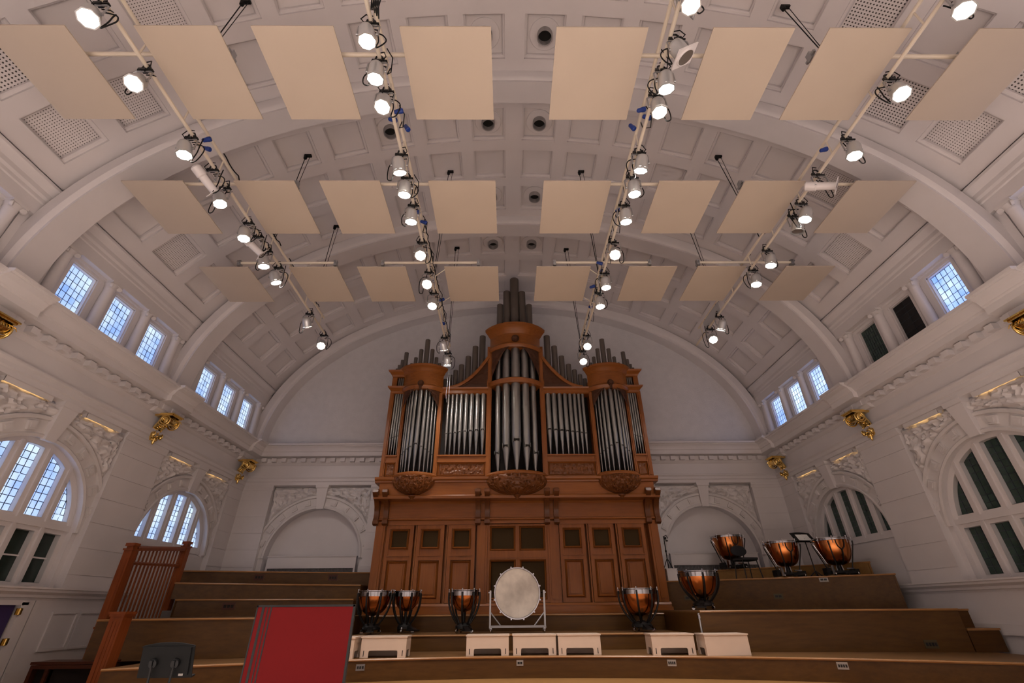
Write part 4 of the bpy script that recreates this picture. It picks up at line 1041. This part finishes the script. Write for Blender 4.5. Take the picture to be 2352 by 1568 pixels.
plate(-6.05, fL2, .10, .24, .13, m_darkwood, m_inside, 'small dark vent in the second riser of the left choir seats', 'riser_vent', 'vent', 3)
plate(-6.25, fL4, .72, .22, .13, m_darkwood, m_inside, 'small dark vent in the top riser of the left choir seats', 'riser_vent', 'vent', 3)
plate(-4.6, fL4, .72, .22, .13, m_darkwood, m_inside, 'dark vent in the top left riser nearer the organ', 'riser_vent', 'vent', 3)

# radiator boxes in the blind arches
for sx, lbl in ((-1, 'long white radiator box with grey grille in the left blind arch'), (1, 'long white radiator box with grey grille in the right blind arch')):
    t = thing('radiator_box', (sx * 5.71, 14.28, .86), lbl, 'radiator')
    MB().box(-1.25, 1.25, 0, .12, .17, .46).box(-1.27, 1.27, -.02, .13, .46, .48).box(-1.25, -1.20, 0, .12, 0, .17).box(1.20, 1.25, 0, .12, 0, .17).obj('casing', m_gloss, t, 0)
    g = MB()
    for k in range(61): g.box(-1.2 + k * .04 - .008, -1.2 + k * .04 + .008, .02, .05, .0, .17)
    MB().box(-1.2, 1.2, .05, .06, 0, .17).obj('grille', m_vent, t, 0); o = g.obj('grille_slats', m_vent, t, 0); o['kind'] = 'stuff'

# ================================================================== INSTRUMENTS AND FURNITURE
def kettledrum(loc, r, h, label, rz=0.0):
    """pedal kettledrum: copper bowl, hoop, head, curved black struts to a wheeled base"""
    t = thing('kettledrum', loc, label, 'drum', 'kettledrums', rz)
    zr = h - .03; d = min(r * 1.32, h - .24); n = 11
    bp = [(.05, zr - d)] + [(r * .985 * sin(pi / 2 * k / n) ** .8, zr - d * .98 * cos(pi / 2 * k / n) ** .95 - .0) for k in range(1, n)] + [(r * .985, zr - .05), (r, zr - .01)]
    MB().lathe(bp, 40, caps=False).obj('bowl', m_copper, t, 60)
    MB().lathe([(0, zr + .008), (r * 1.0, zr + .008), (r * 1.01, zr)], 40, caps=False).obj('drumhead', m_film, t, 30)
    MB().lathe([(r + .006, zr - .085), (r + .014, zr - .085), (r + .016, zr - .005), (r + .03, zr + .005), (r + .03, zr + .02), (r + .012, zr + .022), (r + .008, zr)], 40, caps=False).obj('hoop', m_chrome, t, 30)
    rb = r * .55; zb = .16
    for k in range(8):
        a = 2 * pi * k / 8 + pi / 8; ca, sa = cos(a), sin(a)
        pts = []
        for q in range(13):
            u = q / 12; rr = (r + .034) + (rb * .82 - r - .034) * (u ** 2.3) + .01 * sin(pi * u); pts.append((rr * ca, rr * sa, zr - .02 + (zb - zr + .02) * u))
        MB().tube(pts, .019, 6).obj('strut', m_black, t)
        lug = MB().tube([((r + .035) * ca, (r + .035) * sa, zr - .12), ((r + .035) * ca, (r + .035) * sa, zr + .035)], .008, 6).lathe([(.016, zr + .03), (.016, zr + .045)], 8, o=((r + .035) * ca, (r + .035) * sa, 0)); lug.obj('tension_rod', m_chrome, t)
    MB().lathe([(rb * .95, .07), (rb, .08), (rb, .12), (rb * .75, .17), (rb * .3, .19)], 24).lathe([(.03, .17), (.03, zr - d + .02)], 12).obj('base', m_black, t, 30)
    p = MB().box(-.07, .07, -rb - .24, -rb + .02, .04, .065).prism([(-rb - .22, .065), (-rb + .02, .065), (-rb + .02, .13)], -.05, .05, 'x'); p.obj('pedal', m_black, t, 0)
    for k in range(3):
        a = 2 * pi * k / 3 - pi / 2 + pi / 3; x, y = (rb + .02) * cos(a), (rb + .02) * sin(a)
        c = MB().tube([(rb * .7 * cos(a), rb * .7 * sin(a), .09), (x, y, .09)], .018, 6); c.lathe([(.035, -.013), (.038, -.008), (.038, .008), (.035, .013)], 14, mat=Matrix.Translation((x, y, .038)) @ Matrix.Rotation(pi / 2, 4, 'X') @ Matrix.Rotation(a, 4, 'Y')); c.obj('caster', m_chrome, t, 30)
    return t
kettledrum((-2.93, 10.86, -.41), .325, .77, 'kettledrum with copper bowl just right of the red board, leftmost of the front four', .2)
kettledrum((-2.32, 11.18, -.41), .27, .77, 'small copper kettledrum close beside the leftmost one, with its pedal out', .9)
kettledrum((-1.08, 10.88, -.41), .285, .77, 'copper kettledrum standing alone left of the bass drum', .35)
kettledrum((2.53, 10.85, -.41), .365, .77, 'large copper kettledrum right of the bass drum above the stool boxes', .1)
kettledrum((3.86, 10.85, -.05), .375, .72, 'large copper kettledrum on the tall right riser beside the organ case', -.5)

def open_kettledrum(loc, r, h, label, rz=0.0):
    """wider bare copper bowl held in a slender frame with side tuning gear"""
    t = thing('kettledrum', loc, label, 'drum', 'kettledrums', rz)
    zr = h - .03; d = min(r * 1.5, h - .22); n = 12
    bp = [(.04, zr - d)] + [(r * .985 * sin(pi / 2 * k / n) ** .75, zr - d * cos(pi / 2 * k / n) ** .8) for k in range(1, n)] + [(r * .985, zr - .06), (r, zr - .01)]
    MB().lathe(bp, 40, caps=False).obj('bowl', m_copper, t, 60)
    MB().lathe([(0, zr + .008), (r, zr + .008), (r * 1.01, zr)], 40, caps=False).obj('drumhead', m_film, t, 30)
    MB().lathe([(r + .006, zr - .035), (r + .02, zr - .03), (r + .022, zr), (r + .028, zr + .006), (r + .028, zr + .02), (r + .012, zr + .022), (r + .006, zr)], 40, caps=False).obj('hoop', m_chrome, t, 30)
    for k in range(4):
        a = pi / 4 + pi / 2 * k + .15; ca, sa = cos(a), sin(a)
        MB().tube([((r + .05) * ca, (r + .05) * sa, zr - .05), ((r + .04) * ca, (r + .04) * sa, zr - .12), (r * .62 * ca, r * .62 * sa, .10)], .013, 6).obj('frame_leg', m_black, t)
    for k in range(8):
        a = pi / 8 + pi / 4 * k; x, y = (r + .035) * cos(a), (r + .035) * sin(a)
        MB().tube([(x, y, zr - .10), (x, y, zr + .03)], .007, 6).lathe([(.015, zr + .03), (.015, zr + .05)], 8, o=(x, y, 0)).obj('tension_rod', m_chrome, t)
    # dark sling strap in a Y down the front of the bowl
    f = lambda z: r * .985 * min(1.0, max(.12, sin(math.acos(max(0, min(1, ((zr - z) / d) ** 1.25)))) ** .75))
    pts = [(.0, -f(zr - d * q) - .010, zr - d * q) for q in (.45, .6, .75, .88, .97)]
    y = MB().tube(pts, .014, 6)
    for sx in (-1, 1): y.tube([(sx * .085 * c, -sqrt(max(0, f(zr - d * q) ** 2 - (.085 * c) ** 2)) - .010, zr - d * q) for q, c in ((.06, 1), (.2, 1), (.33, .75), (.45, 0))], .011, 6)
    y.obj('bowl_strap', m_black, t)
    MB().box(-.26, .26, -.22, .22, .05, .10).box(-.33, -.24, -.10, .10, .03, .16).box(.24, .33, -.12, .10, .03, .13).lathe([(.028, .08), (.028, zr - d + .03)], 12).box(-.10, .12, -.36, -.2, .03, .05).obj('base', m_black, t, 0)
    for x, yy in ((-.07, 0), (.07, 0)): MB().tube([(x, yy, .1), (x * .7, yy, zr - d + .04)], .010, 6).obj('pull_rod', m_steel, t)
    g = MB().tube([(-r - .03, -.05, zr - .03), (-r - .10, -.07, zr - .03), (-r - .10, -.07, zr - .12)], .012, 6).lathe([(.025, -.02), (.025, .02)], 10, mat=Matrix.Translation((-r - .115, -.07, zr - .05)) @ Matrix.Rotation(pi / 2, 4, 'Y')).tube([(-r - .09, -.07, zr - .10), (-r * .6, -.05, .12)], .008, 6)
    g.box(-.30, -.25, -.25, -.22, .03, .20).box(.0, .16, -.27, -.24, .12, .145); g.obj('tuning_gear', m_chrome, t)
    for k in range(4):
        a = pi / 4 + pi / 2 * k; x, y_ = .33 * cos(a), .30 * sin(a)
        MB().lathe([(.035, -.014), (.038, -.008), (.038, .008), (.035, .014)], 14, mat=Matrix.Translation((x, y_, .038)) @ Matrix.Rotation(pi / 2, 4, 'Y')).obj('caster', m_chrome, t)
    return t
open_kettledrum((5.85, 13.52, .86), .385, .83, 'bare copper kettledrum on the back riser left of the black chair', .1)
open_kettledrum((6.33, 11.78, .57), .345, .77, 'bare copper kettledrum right of the black chair and left of the raised music stand', .0)
open_kettledrum((7.22, 11.28, .57), .355, .77, 'bare copper kettledrum at far right beside the side window', -.1)

# folded black percussion stand half hidden by the organ's right side
t = thing('percussion_stand', (4.17, 13.72, .86), 'black percussion stand half hidden behind the right side of the organ', 'stand')
MB().tube([(0, 0, .05), (0, 0, .86)], .013, 8).obj('pole', m_black, t)
for a in (0.3, 2.4, 4.5): MB().tube([(0, 0, .30), (.16 * cos(a), .16 * sin(a), .01)], .010, 6).obj('leg', m_black, t)
b = MB().tube([(-.02, 0, .84), (.07, -.02, .88), (.10, -.02, .80)], .012, 6).lathe([(.03, -.03), (.035, .03)], 8, o=(.03, -.02, .80)).lathe([(.02, -.03), (.02, .03)], 8, mat=Matrix.Translation((.06, -.02, .74)) @ Matrix.Rotation(pi / 2, 4, 'Y')).lathe([(.025, 0), (.025, .05)], 8, o=(0, 0, .45)); b.obj('clamp', m_black, t)

# bass drum in its stand
t = thing('bass_drum', (.015, 10.82, .285), 'large round bass drum with pale mottled skin head, upright in front of the organ', 'drum'); R_ = Matrix.Rotation(pi / 2, 4, 'X')
MB().lathe([(0, .20), (.44, .20), (.447, .19)], 56, mat=R_, caps=False).obj('drumhead', m_head, t, 30)
MB().lathe([(.445, .185), (.445, -.185)], 56, mat=R_, caps=False).obj('shell', m_carve_dark, t, 60)
for z in (.165, -.20): MB().lathe([(.448, z), (.468, z), (.468, z + .045), (.448, z + .045), (.44, z + .03)], 56, mat=R_, caps=False).obj('hoop', m_chrome if z > 0 else m_steel, t, 30)
MB().lathe([(0, -.20), (.445, -.20)], 40, mat=R_, caps=False).obj('drumhead', m_head, t, 30)
for k in range(12):
    a = 2 * pi * k / 12 + .26; x, z = .478 * cos(a), .478 * sin(a)
    MB().tube([(x, -.225, z), (x, .2, z)], .006, 6).box(x - .014, x + .014, -.235, -.205, z - .014, z + .014).obj('tension_rod', m_chrome, t)
t = thing('drum_stand', (.015, 10.82, -.41), 'grey steel wheeled frame carrying the bass drum', 'stand')
for sx in (-1, 1):
    MB().box(sx * .545 - .017, sx * .545 + .017, -.20, -.166, .10, .74).obj('post', m_steel, t, 0)
    MB().tube([(sx * .545, -.183, .36), (sx * .34, -.183, .13)], .014, 8).obj('brace', m_steel, t)
    MB().box(sx * .545 - .017, sx * .545 + .017, -.25, .25, .085, .12).obj('foot', m_steel, t, 0)
    MB().tube([(sx * .545, -.183, .70), (sx * .485, -.12, .70)], .012, 8).lathe([(.02, -.02), (.02, .02)], 10, mat=Matrix.Translation((sx * .565, -.183, .70)) @ Matrix.Rotation(pi / 2, 4, 'Y')).obj('pivot', m_chrome, t)
    for y in (-.22, .22):
        MB().lathe([(.034, -.014), (.04, -.008), (.04, .008), (.034, .014)], 14, mat=Matrix.Translation((sx * .53, y, .04)) @ Matrix.Rotation(pi / 2, 4, 'Y')).box(sx * .53 - .02, sx * .53 + .02, y - .012, y + .012, .06, .095).obj('caster', m_chrome, t)
MB().box(-.55, .55, -.198, -.168, .09, .125).obj('cross_bar', m_steel, t, 0); MB().box(-.55, .55, .168, .198, .09, .125).obj('cross_bar', m_steel, t, 0)

# cream slotted stool boxes along the low riser
def stool(x, y, w_, label, solid=False, rz=0.0):
    x, w_ = x * .98, w_ * .98; y = f1(x) + .10
    t = thing('stool_box', (x, y, -.67), label, 'stool', 'cream stool boxes on the low riser', rz); h, dp, n = .275, .40, 5; hw = w_ / 2
    def side_poly(a, ins, ht):
        p = [(-a, 0), (-a + ins, 0), (-a + ins, ht - .03)] + [(-a + ins + .03 * (1 - cos(q)), ht - .03 + .03 * sin(q)) for q in (pi / 4, pi / 2)]
        return p + [(-v[0], v[1]) for v in reversed(p)][:0]
    def notched(a, ins, ht):
        left = [(-a, h), (-a, 0), (-a + ins, 0), (-a + ins, ht - .025), (-a + ins + .008, ht - .007), (-a + ins + .025, ht)]
        return left, [(-v[0], v[1]) for v in reversed(left)]
    def panel(a, y0, y1, notch, rot=None):
        b = MB()
        if notch:
            l, r_ = notched(a, a * .36, h * .36)
            for poly in ([(-a, h), (-a, 0), l[2], l[3], l[4], l[5], (l[5][0], h)], [(a, h), (-l[5][0], h), (-l[5][0], l[5][1]), (-l[4][0], l[4][1]), (-l[3][0], l[3][1]), (-l[2][0], 0), (a, 0)], [(l[5][0], h), (l[5][0], l[5][1]), (-l[5][0], l[5][1]), (-l[5][0], h)]): b.prism(poly, y0, y1, 'y')
        else: b.box(-a, a, y0, y1, 0, h)
        if rot is not None: b.v = [tuple(rot @ Vector(v)) for v in b.v]
        return b
    panel(hw, 0, .018, not solid).obj('front_panel', m_stool, t, 0)
    panel(hw, dp - .018, dp, False).obj('back_panel', m_stool, t, 0)
    for sx in (-1, 1): panel(dp / 2 - .02, -.009, .009, True, Matrix.Translation((sx * (hw - .012), dp / 2, 0)) @ Matrix.Rotation(pi / 2, 4, 'Z')).obj('side_panel', m_stool, t, 0)
    MB().box(-hw - .012, hw + .012, -.012, dp + .012, h, h + .02).obj('lid', m_stool, t, 0)
    if not solid:
        for sx in (-1, 1):
            for q in (.055, ): MB().box(sx * (hw - q) - .006, sx * (hw - q) + .006, -.003, .002, .02, h * .36).obj('slot', m_inside, t, 0)
stool(-3.10, 9.45, .76, 'cream stool box half hidden behind the red board')
stool(-2.27, 9.47, .76, 'cream slotted stool box just right of the red board, below two kettledrums')
stool(-.53, 9.50, .73, 'cream slotted stool box, leftmost of the three below the bass drum')
stool(.28, 9.50, .74, 'cream slotted stool box directly below the bass drum, middle one of three')
stool(1.05, 9.50, .73, 'cream slotted stool box, rightmost of the three below the bass drum')
stool(2.60, 9.48, .72, 'cream slotted stool box below the large kettledrum beside the metal edge strip')
stool(3.43, 8.97, .72, 'cream stool box with plain unslotted front, farthest right', True)

# chair for the timpanist
t = thing('music_chair', (5.62, 12.28, .57), 'black low-backed chair with oval backrest among the copper kettledrums', 'chair', None, .15)
MB().prism([(x, y) for x, y in ((-.21, -.20), (.21, -.20), (.23, -.05), (.21, .19), (-.21, .19), (-.23, -.05))], .41, .46, 'z').obj('seat', m_fabric, t, 40)
bp = [(.21 * cos(2 * pi * k / 24), .135 * sin(2 * pi * k / 24) * (1.0 if sin(2 * pi * k / 24) > 0 else .85)) for k in range(24)]
MB().sweep([[(p[0] * f, y_ + .25 * p[0] * p[0] * -1, .63 + p[1] * f) for p in bp] for f, y_ in ((.93, .175), (1, .19), (1, .215), (.93, .235))], closed=True).obj('backrest', m_fabric, t, 50)
MB().box(-.025, .025, .19, .215, .40, .56).obj('back_stem', m_black, t, 0)
for sx in (-1, 1):
    for sy in (-1, 1): MB().tube([(sx * .18, sy * .16, .42), (sx * .215, sy * .21, 0)], .012, 8).obj('leg', m_black, t)
MB().tube([(-.19, -.17, .40), (.19, -.17, .40), (.19, .17, .40), (-.19, .17, .40), (-.19, -.17, .40)], .011, 6).obj('seat_frame', m_black, t)

def stand_desk(t, w_, h, tilt, z, back, twin, flip=1):
    R_ = Matrix.Translation((0, 0, z)) @ Matrix.Rotation(tilt, 4, 'X'); hw = w_ / 2
    n = 14; top = [(hw - 2 * hw * i / n, h * .90 + h * .10 * (1 - (1 - 2 * i / n) ** 2)) for i in range(n + 1)]
    poly = [(-hw * 1.04, 0), (hw * 1.04, 0)] + top
    b = MB().prism(poly, -.004, .004, 'y'); b.v = [tuple(R_ @ Vector(v)) for v in b.v]; d = b.obj('desk', m_rubber, t, 0)
    MB().box(-hw * 1.04, hw * 1.04, *sorted((0, .05 * flip)), -.006, .006, R_).obj('lip', m_rubber, d, 0)
    b = MB().box(-hw * 1.02, hw * 1.02, -.010 * flip - .004, -.010 * flip + .004, h * .86, h * .885, R_).box(hw * .86, hw * .90, -.012 * flip - .006, -.012 * flip + .006, .02, h * .86, R_); b.obj('stiffener', m_rubber, d, 0)
    return R_
# stand in front, seen from behind
t = thing('music_stand', (-3.22, 5.02, -.97), 'black music stand seen from behind, at lower left before the wooden risers', 'stand')
R_ = stand_desk(t, .46, .27, radians(14), .475, True, True)
for k, x in enumerate((-.11, .085)):
    kn = MB().lathe([(.034, 0), (.038, .006), (.036, .022), (.018, .03), (0, .03)], 16, mat=R_ @ Matrix.Translation((x, -.006, .11)) @ Matrix.Rotation(pi / 2, 4, 'X')); kn.box(x - .012, x + .012, -.05, -.02, .095, .14, R_); kn.obj('knob', m_black, t, 30)
    p = R_ @ Vector((x, -.03, .10)); MB().tube([p, (x * .86, -.02, .20), (x * .25, -.01, .06)], .010, 8).obj('tube', m_black, t)
MB().tube([(0, 0, .02), (0, -.01, .13)], .017, 10).obj('stem', m_black, t)
for a in (.5, 2.6, 4.7): MB().tube([(0, 0, .10), (.24 * cos(a), .24 * sin(a), .012)], .011, 8).obj('leg', m_black, t)
MB().box(.125, .165, -.010, -.006, .012, .028, R_).obj('maker_label', m_plate, t, 0)
# stand among the kettledrums, with a sheet
t = thing('music_stand', (6.80, 11.52, .57), 'black music stand with a white sheet between the two right copper kettledrums', 'stand', None, .12)
R2 = stand_desk(t, .50, .30, radians(-38), .72, False, False, -1)
MB().tube([(0, 0, .02), (0, .05, .80)], .012, 8).obj('stem', m_black, t)
for a in (.5, 2.6, 4.7): MB().tube([(0, 0, .12), (.11 * cos(a), .17 * sin(a), .012)], .010, 8).obj('leg', m_black, t)
sh = thing('music_sheet', (6.80, 11.52, .57), 'white music sheet lying on the raised music stand', 'paper', None, .12)
b = MB().box(-.15, .15, -.012, -.006, .03, .22, R2).box(.003, .155, -.015, -.012, .025, .222, R2); b.obj('page', m_paper, sh, 0)

# red board with black edging, close by
t = thing('red_board', (-1.77, 4.20, -.97), 'tall dark red board with black edge and black stripes down its left side', 'board'); hw, zt = .385, 1.01
MB().box(-hw, hw, 0, .022, .0, zt).obj('board', m_red, t, 0)
b = MB(); b.box(-hw - .002, hw + .002, -.002, .024, zt - .012, zt + .003).box(-hw - .003, -hw + .008, -.002, .024, 0, zt).box(hw - .014, hw + .003, -.002, .024, 0, zt); b.obj('edging', m_black, t, 0)
for x0, x1 in ((.040, .060), (.082, .090), (.108, .118)): MB().box(-hw + x0, -hw + x1, -.0015, .0, 0, zt - .012).obj('stripe', m_black, t, 0)

# railing of the choir stair, left
t = thing('stair_railing', (-6.99, 9.10, -.97), 'reddish wooden stair railing with turned-up newels and thin balusters at left', 'railing')
def newel(b, x, y, z0, z1, w_):
    h = w_ / 2
    b.box(x - h, x + h, y - h, y + h, z0, z1 - .10).box(x - h * 1.25, x + h * 1.25, y - h * 1.25, y + h * 1.25, z1 - .12, z1 - .09).box(x - h * .8, x + h * .8, y - h * .8, y + h * .8, z1 - .09, z1 - .05).box(x - h * 1.1, x + h * 1.1, y - h * 1.1, y + h * 1.1, z1 - .05, z1)
    b.box(x - h * .55, x + h * .55, y - h - .006, y - h, z0 + .2, z1 - .25); b.box(x - h * 1.15, x + h * 1.15, y - h * 1.15, y + h * 1.15, z0 + (z1 - z0) * .36, z0 + (z1 - z0) * .36 + .03)
    return b
newel(MB(), 0, 0, 0, 2.06, .145).obj('newel', m_rail, t, 0)
newel(MB(), -.18, 1.80, 1.0, 2.30, .125).obj('newel', m_rail, t, 0)
def railp(u, za, zb_): return (-.18 * u, .1 + 1.62 * u, za + (zb_ - za) * u)
for za, zb_, nm, s_ in ((1.98, 2.14, 'handrail', .045), (1.74, 1.82, 'middle_rail', .03)):
    rows = []
    for u in (0, 1):
        p = railp(u, za, zb_); rows.append([(p[0] - s_, p[1], p[2] - s_ * .8), (p[0] + s_, p[1], p[2] - s_ * .8), (p[0] + s_ * 1.1, p[1], p[2] + s_ * .3), (p[0] + s_ * .6, p[1], p[2] + s_), (p[0] - s_ * .6, p[1], p[2] + s_), (p[0] - s_ * 1.1, p[1], p[2] + s_ * .3)])
    MB().sweep(rows, closed=True).obj(nm, m_rail, t, 0)
for k in range(13):
    u = (k + .7) / 13.4; a, c = railp(u, 1.76, 1.84), railp(u, 1.96, 2.11)
    MB().box(a[0] - .011, a[0] + .011, a[1] - .011, a[1] + .011, a[2], c[2]).obj('baluster', m_rail, t, 0)
    MB().box(a[0] - .012, a[0] + .012, a[1] - .012, a[1] + .012, .30, a[2] - .03).obj('baluster', m_rail, t, 0)
rows = []
for u in (0, 1):
    p = railp(u, .28, .28); rows.append([(p[0] - .03, p[1], p[2] - .03), (p[0] + .03, p[1], p[2] - .03), (p[0] + .03, p[1], p[2] + .03), (p[0] - .03, p[1], p[2] + .03)])
MB().sweep(rows, closed=True).obj('bottom_rail', m_rail, t, 0)
MB().box(-.03, .03, .05, 1.75, 0, .26).obj('string_board', m_rail, t, 0)
t = thing('newel_post', (-6.02, 8.12, -.97), 'thick reddish wooden newel post with flat cap at the foot of the choir stair', 'post')
b = MB(); h = .098
b.box(-h, h, -h, h, 0, .92); b.obj('shaft', m_rail, t, 0)
MB().box(-h * 1.15, h * 1.15, -h * 1.15, h * 1.15, .92, .95).box(-h * 1.3, h * 1.3, -h * 1.3, h * 1.3, .95, .985).obj('cap', m_rail, t, 0)
for dx in (-.05, 0, .05): MB().box(dx - .018, dx + .018, -h - .008, -h, .05, .86).obj('reed', m_rail, t, 0)
MB().box(-h - .02, -h, -.03, .03, .36, .40).obj('peg', m_rail, t, 0)
t = thing('wooden_bench', (-6.86, 8.55, -.97), 'low dark wooden bench with open panels behind the newel post at lower left', 'bench')
MB().box(-.60, .52, 0, .40, .295, .33).obj('top', m_darkwood, t, 0); fr = MB(); frame4(fr, -.58, .50, 0, .29, .05, 0, .03); fr.box(-.34, -.29, .002, .028, .05, .24); fr.box(-.578, .498, .36, .398, .002, .288).box(-.577, -.54, .031, .36, .003, .287).box(.46, .497, .031, .36, .003, .287); fr.obj('frame', m_darkwood, t, 0)
for x0, x1 in ((-.53, -.34), (-.29, .45)): MB().box(x0, x1, .10, .11, .05, .24).obj('inner_panel', m_inside, t, 0)

# gilded consoles under the cornice
def console_mesh():
    R_ = Matrix.Rotation(pi / 2, 4, 'X')
    # S-shaped scroll, swept across its width, wall at +x
    pts = []
    for k in range(40):
        a = k / 39
        if a < .45:
            q = a / .45; th = pi * 2.2 * (1 - q) - .3; r = .035 + .095 * q; pts.append((-.20 + r * cos(th), .12 + r * sin(th)))
        else:
            q = (a - .45) / .55; th = -.3; x0, z0 = -.20 + .13 * cos(-.3), .12 + .13 * sin(-.3); x1, z1 = .02, -.30
            pts.append((x0 + (x1 - x0) * q + .06 * sin(pi * q), z0 + (z1 - z0) * q))
    b = MB(); rows = []
    for i, (x, z) in enumerate(pts):
        p, n_ = pts[max(i - 1, 0)], pts[min(i + 1, 39)]; tx, tz = n_[0] - p[0], n_[1] - p[1]; L = sqrt(tx * tx + tz * tz) or 1; nx, nz = -tz / L * .016, tx / L * .016
        w_ = .15 - .05 * max(0, (i - 18) / 21); rows.append([(x + nx, -w_, z + nz), (x + nx * 2.2, 0, z + nz * 2.2), (x + nx, w_, z + nz), (x - nx, w_, z - nz), (x - nx, -w_, z - nz)])
    b.sweep(rows, closed=True)
    scroll = b.mesh('scroll', m_gold, 60)
    lf = MB(); random.seed(3)
    for k in range(11):
        a = k / 10; i = int(14 + a * 25); x, z = pts[min(i, 39)]; w_ = .12
        for sy in (-.75, 0, .75):
            lf.lathe([(0, .055), (.016, .035), (.026, 0), (.016, -.035), (0, -.05)], 7, mat=Matrix.Translation((x - .02 + random.uniform(-.02, .02), sy * w_ * random.uniform(.5, 1.0), z + random.uniform(-.02, .02))) @ Matrix.Rotation(random.uniform(0, 3), 4, 'X') @ Matrix.Rotation(random.uniform(0, 3), 4, 'Y'))
    for sy in (-1, 1):
        lf.lathe([(.055, -.02), (.075, 0), (.055, .02)], 12, o=(0, 0, 0), mat=Matrix.Translation((-.20, sy * .15, .12)) @ R_, caps=True)
        lf.lathe([(.0, .05), (.03, .03), (.04, 0), (.03, -.03), (0, -.06)], 8, mat=Matrix.Translation((-.04, sy * .12, -.22)))
    for sy in (-1, 1):      # open volutes on the cheeks, and an acanthus fan under the abacus
        lf.tube([(-.20 + (.135 - .10 * q / 30) * cos(-.3 - 4.2 * pi * q / 30), sy * (.155 + .02 * q / 30), .10 + (.135 - .10 * q / 30) * sin(-.3 - 4.2 * pi * q / 30)) for q in range(31)], .018, 7)
        lf.tube([(-.02 + (.06 - .045 * q / 20) * cos(2 + 3.4 * pi * q / 20), sy * (.12 + .01 * q / 20), -.20 + (.06 - .045 * q / 20) * sin(2 + 3.4 * pi * q / 20)) for q in range(21)], .012, 6)
    for q in range(9):
        a = -1 + 2 * q / 8; lf.tube([(-.03, .03 * a, .20), (-.20, .13 * a, .205), (-.31, .19 * a, .17), (-.33, .21 * a, .12)], .020, 6, r1=.006)
    leaf = lf.mesh('acanthus', m_gold, 60)
    cap_ = MB().box(-.36, .06, -.19, .19, .235, .26).box(-.33, .06, -.17, .17, .205, .235).mesh('abacus', m_gold, 0)
    tip = MB().lathe([(0, -.12), (.02, -.09), (.035, -.05), (.03, -.01), (.045, .02), (.0, .06)], 10, o=(.0, 0, -.30)).mesh('drop', m_gold, 40)
    return scroll, leaf, cap_, tip
CS = console_mesh()
for sx, sd in ((-1, 'left'), (1, 'right')):
    for y, wh in ((5.84, 'nearest the camera, cut by the picture edge'), (9.95, 'between the two bays of windows'), (13.62, 'nearest the organ wall')):
        t = thing('gilded_console', (sx * (XW - .10), y, 3.62), 'gilded scroll console under the %s cornice, %s' % (sd, wh), 'console', 'gilded consoles under the cornice', 0 if sx > 0 else pi)
        for me in CS: link(me.name.split('.')[0], me, t)
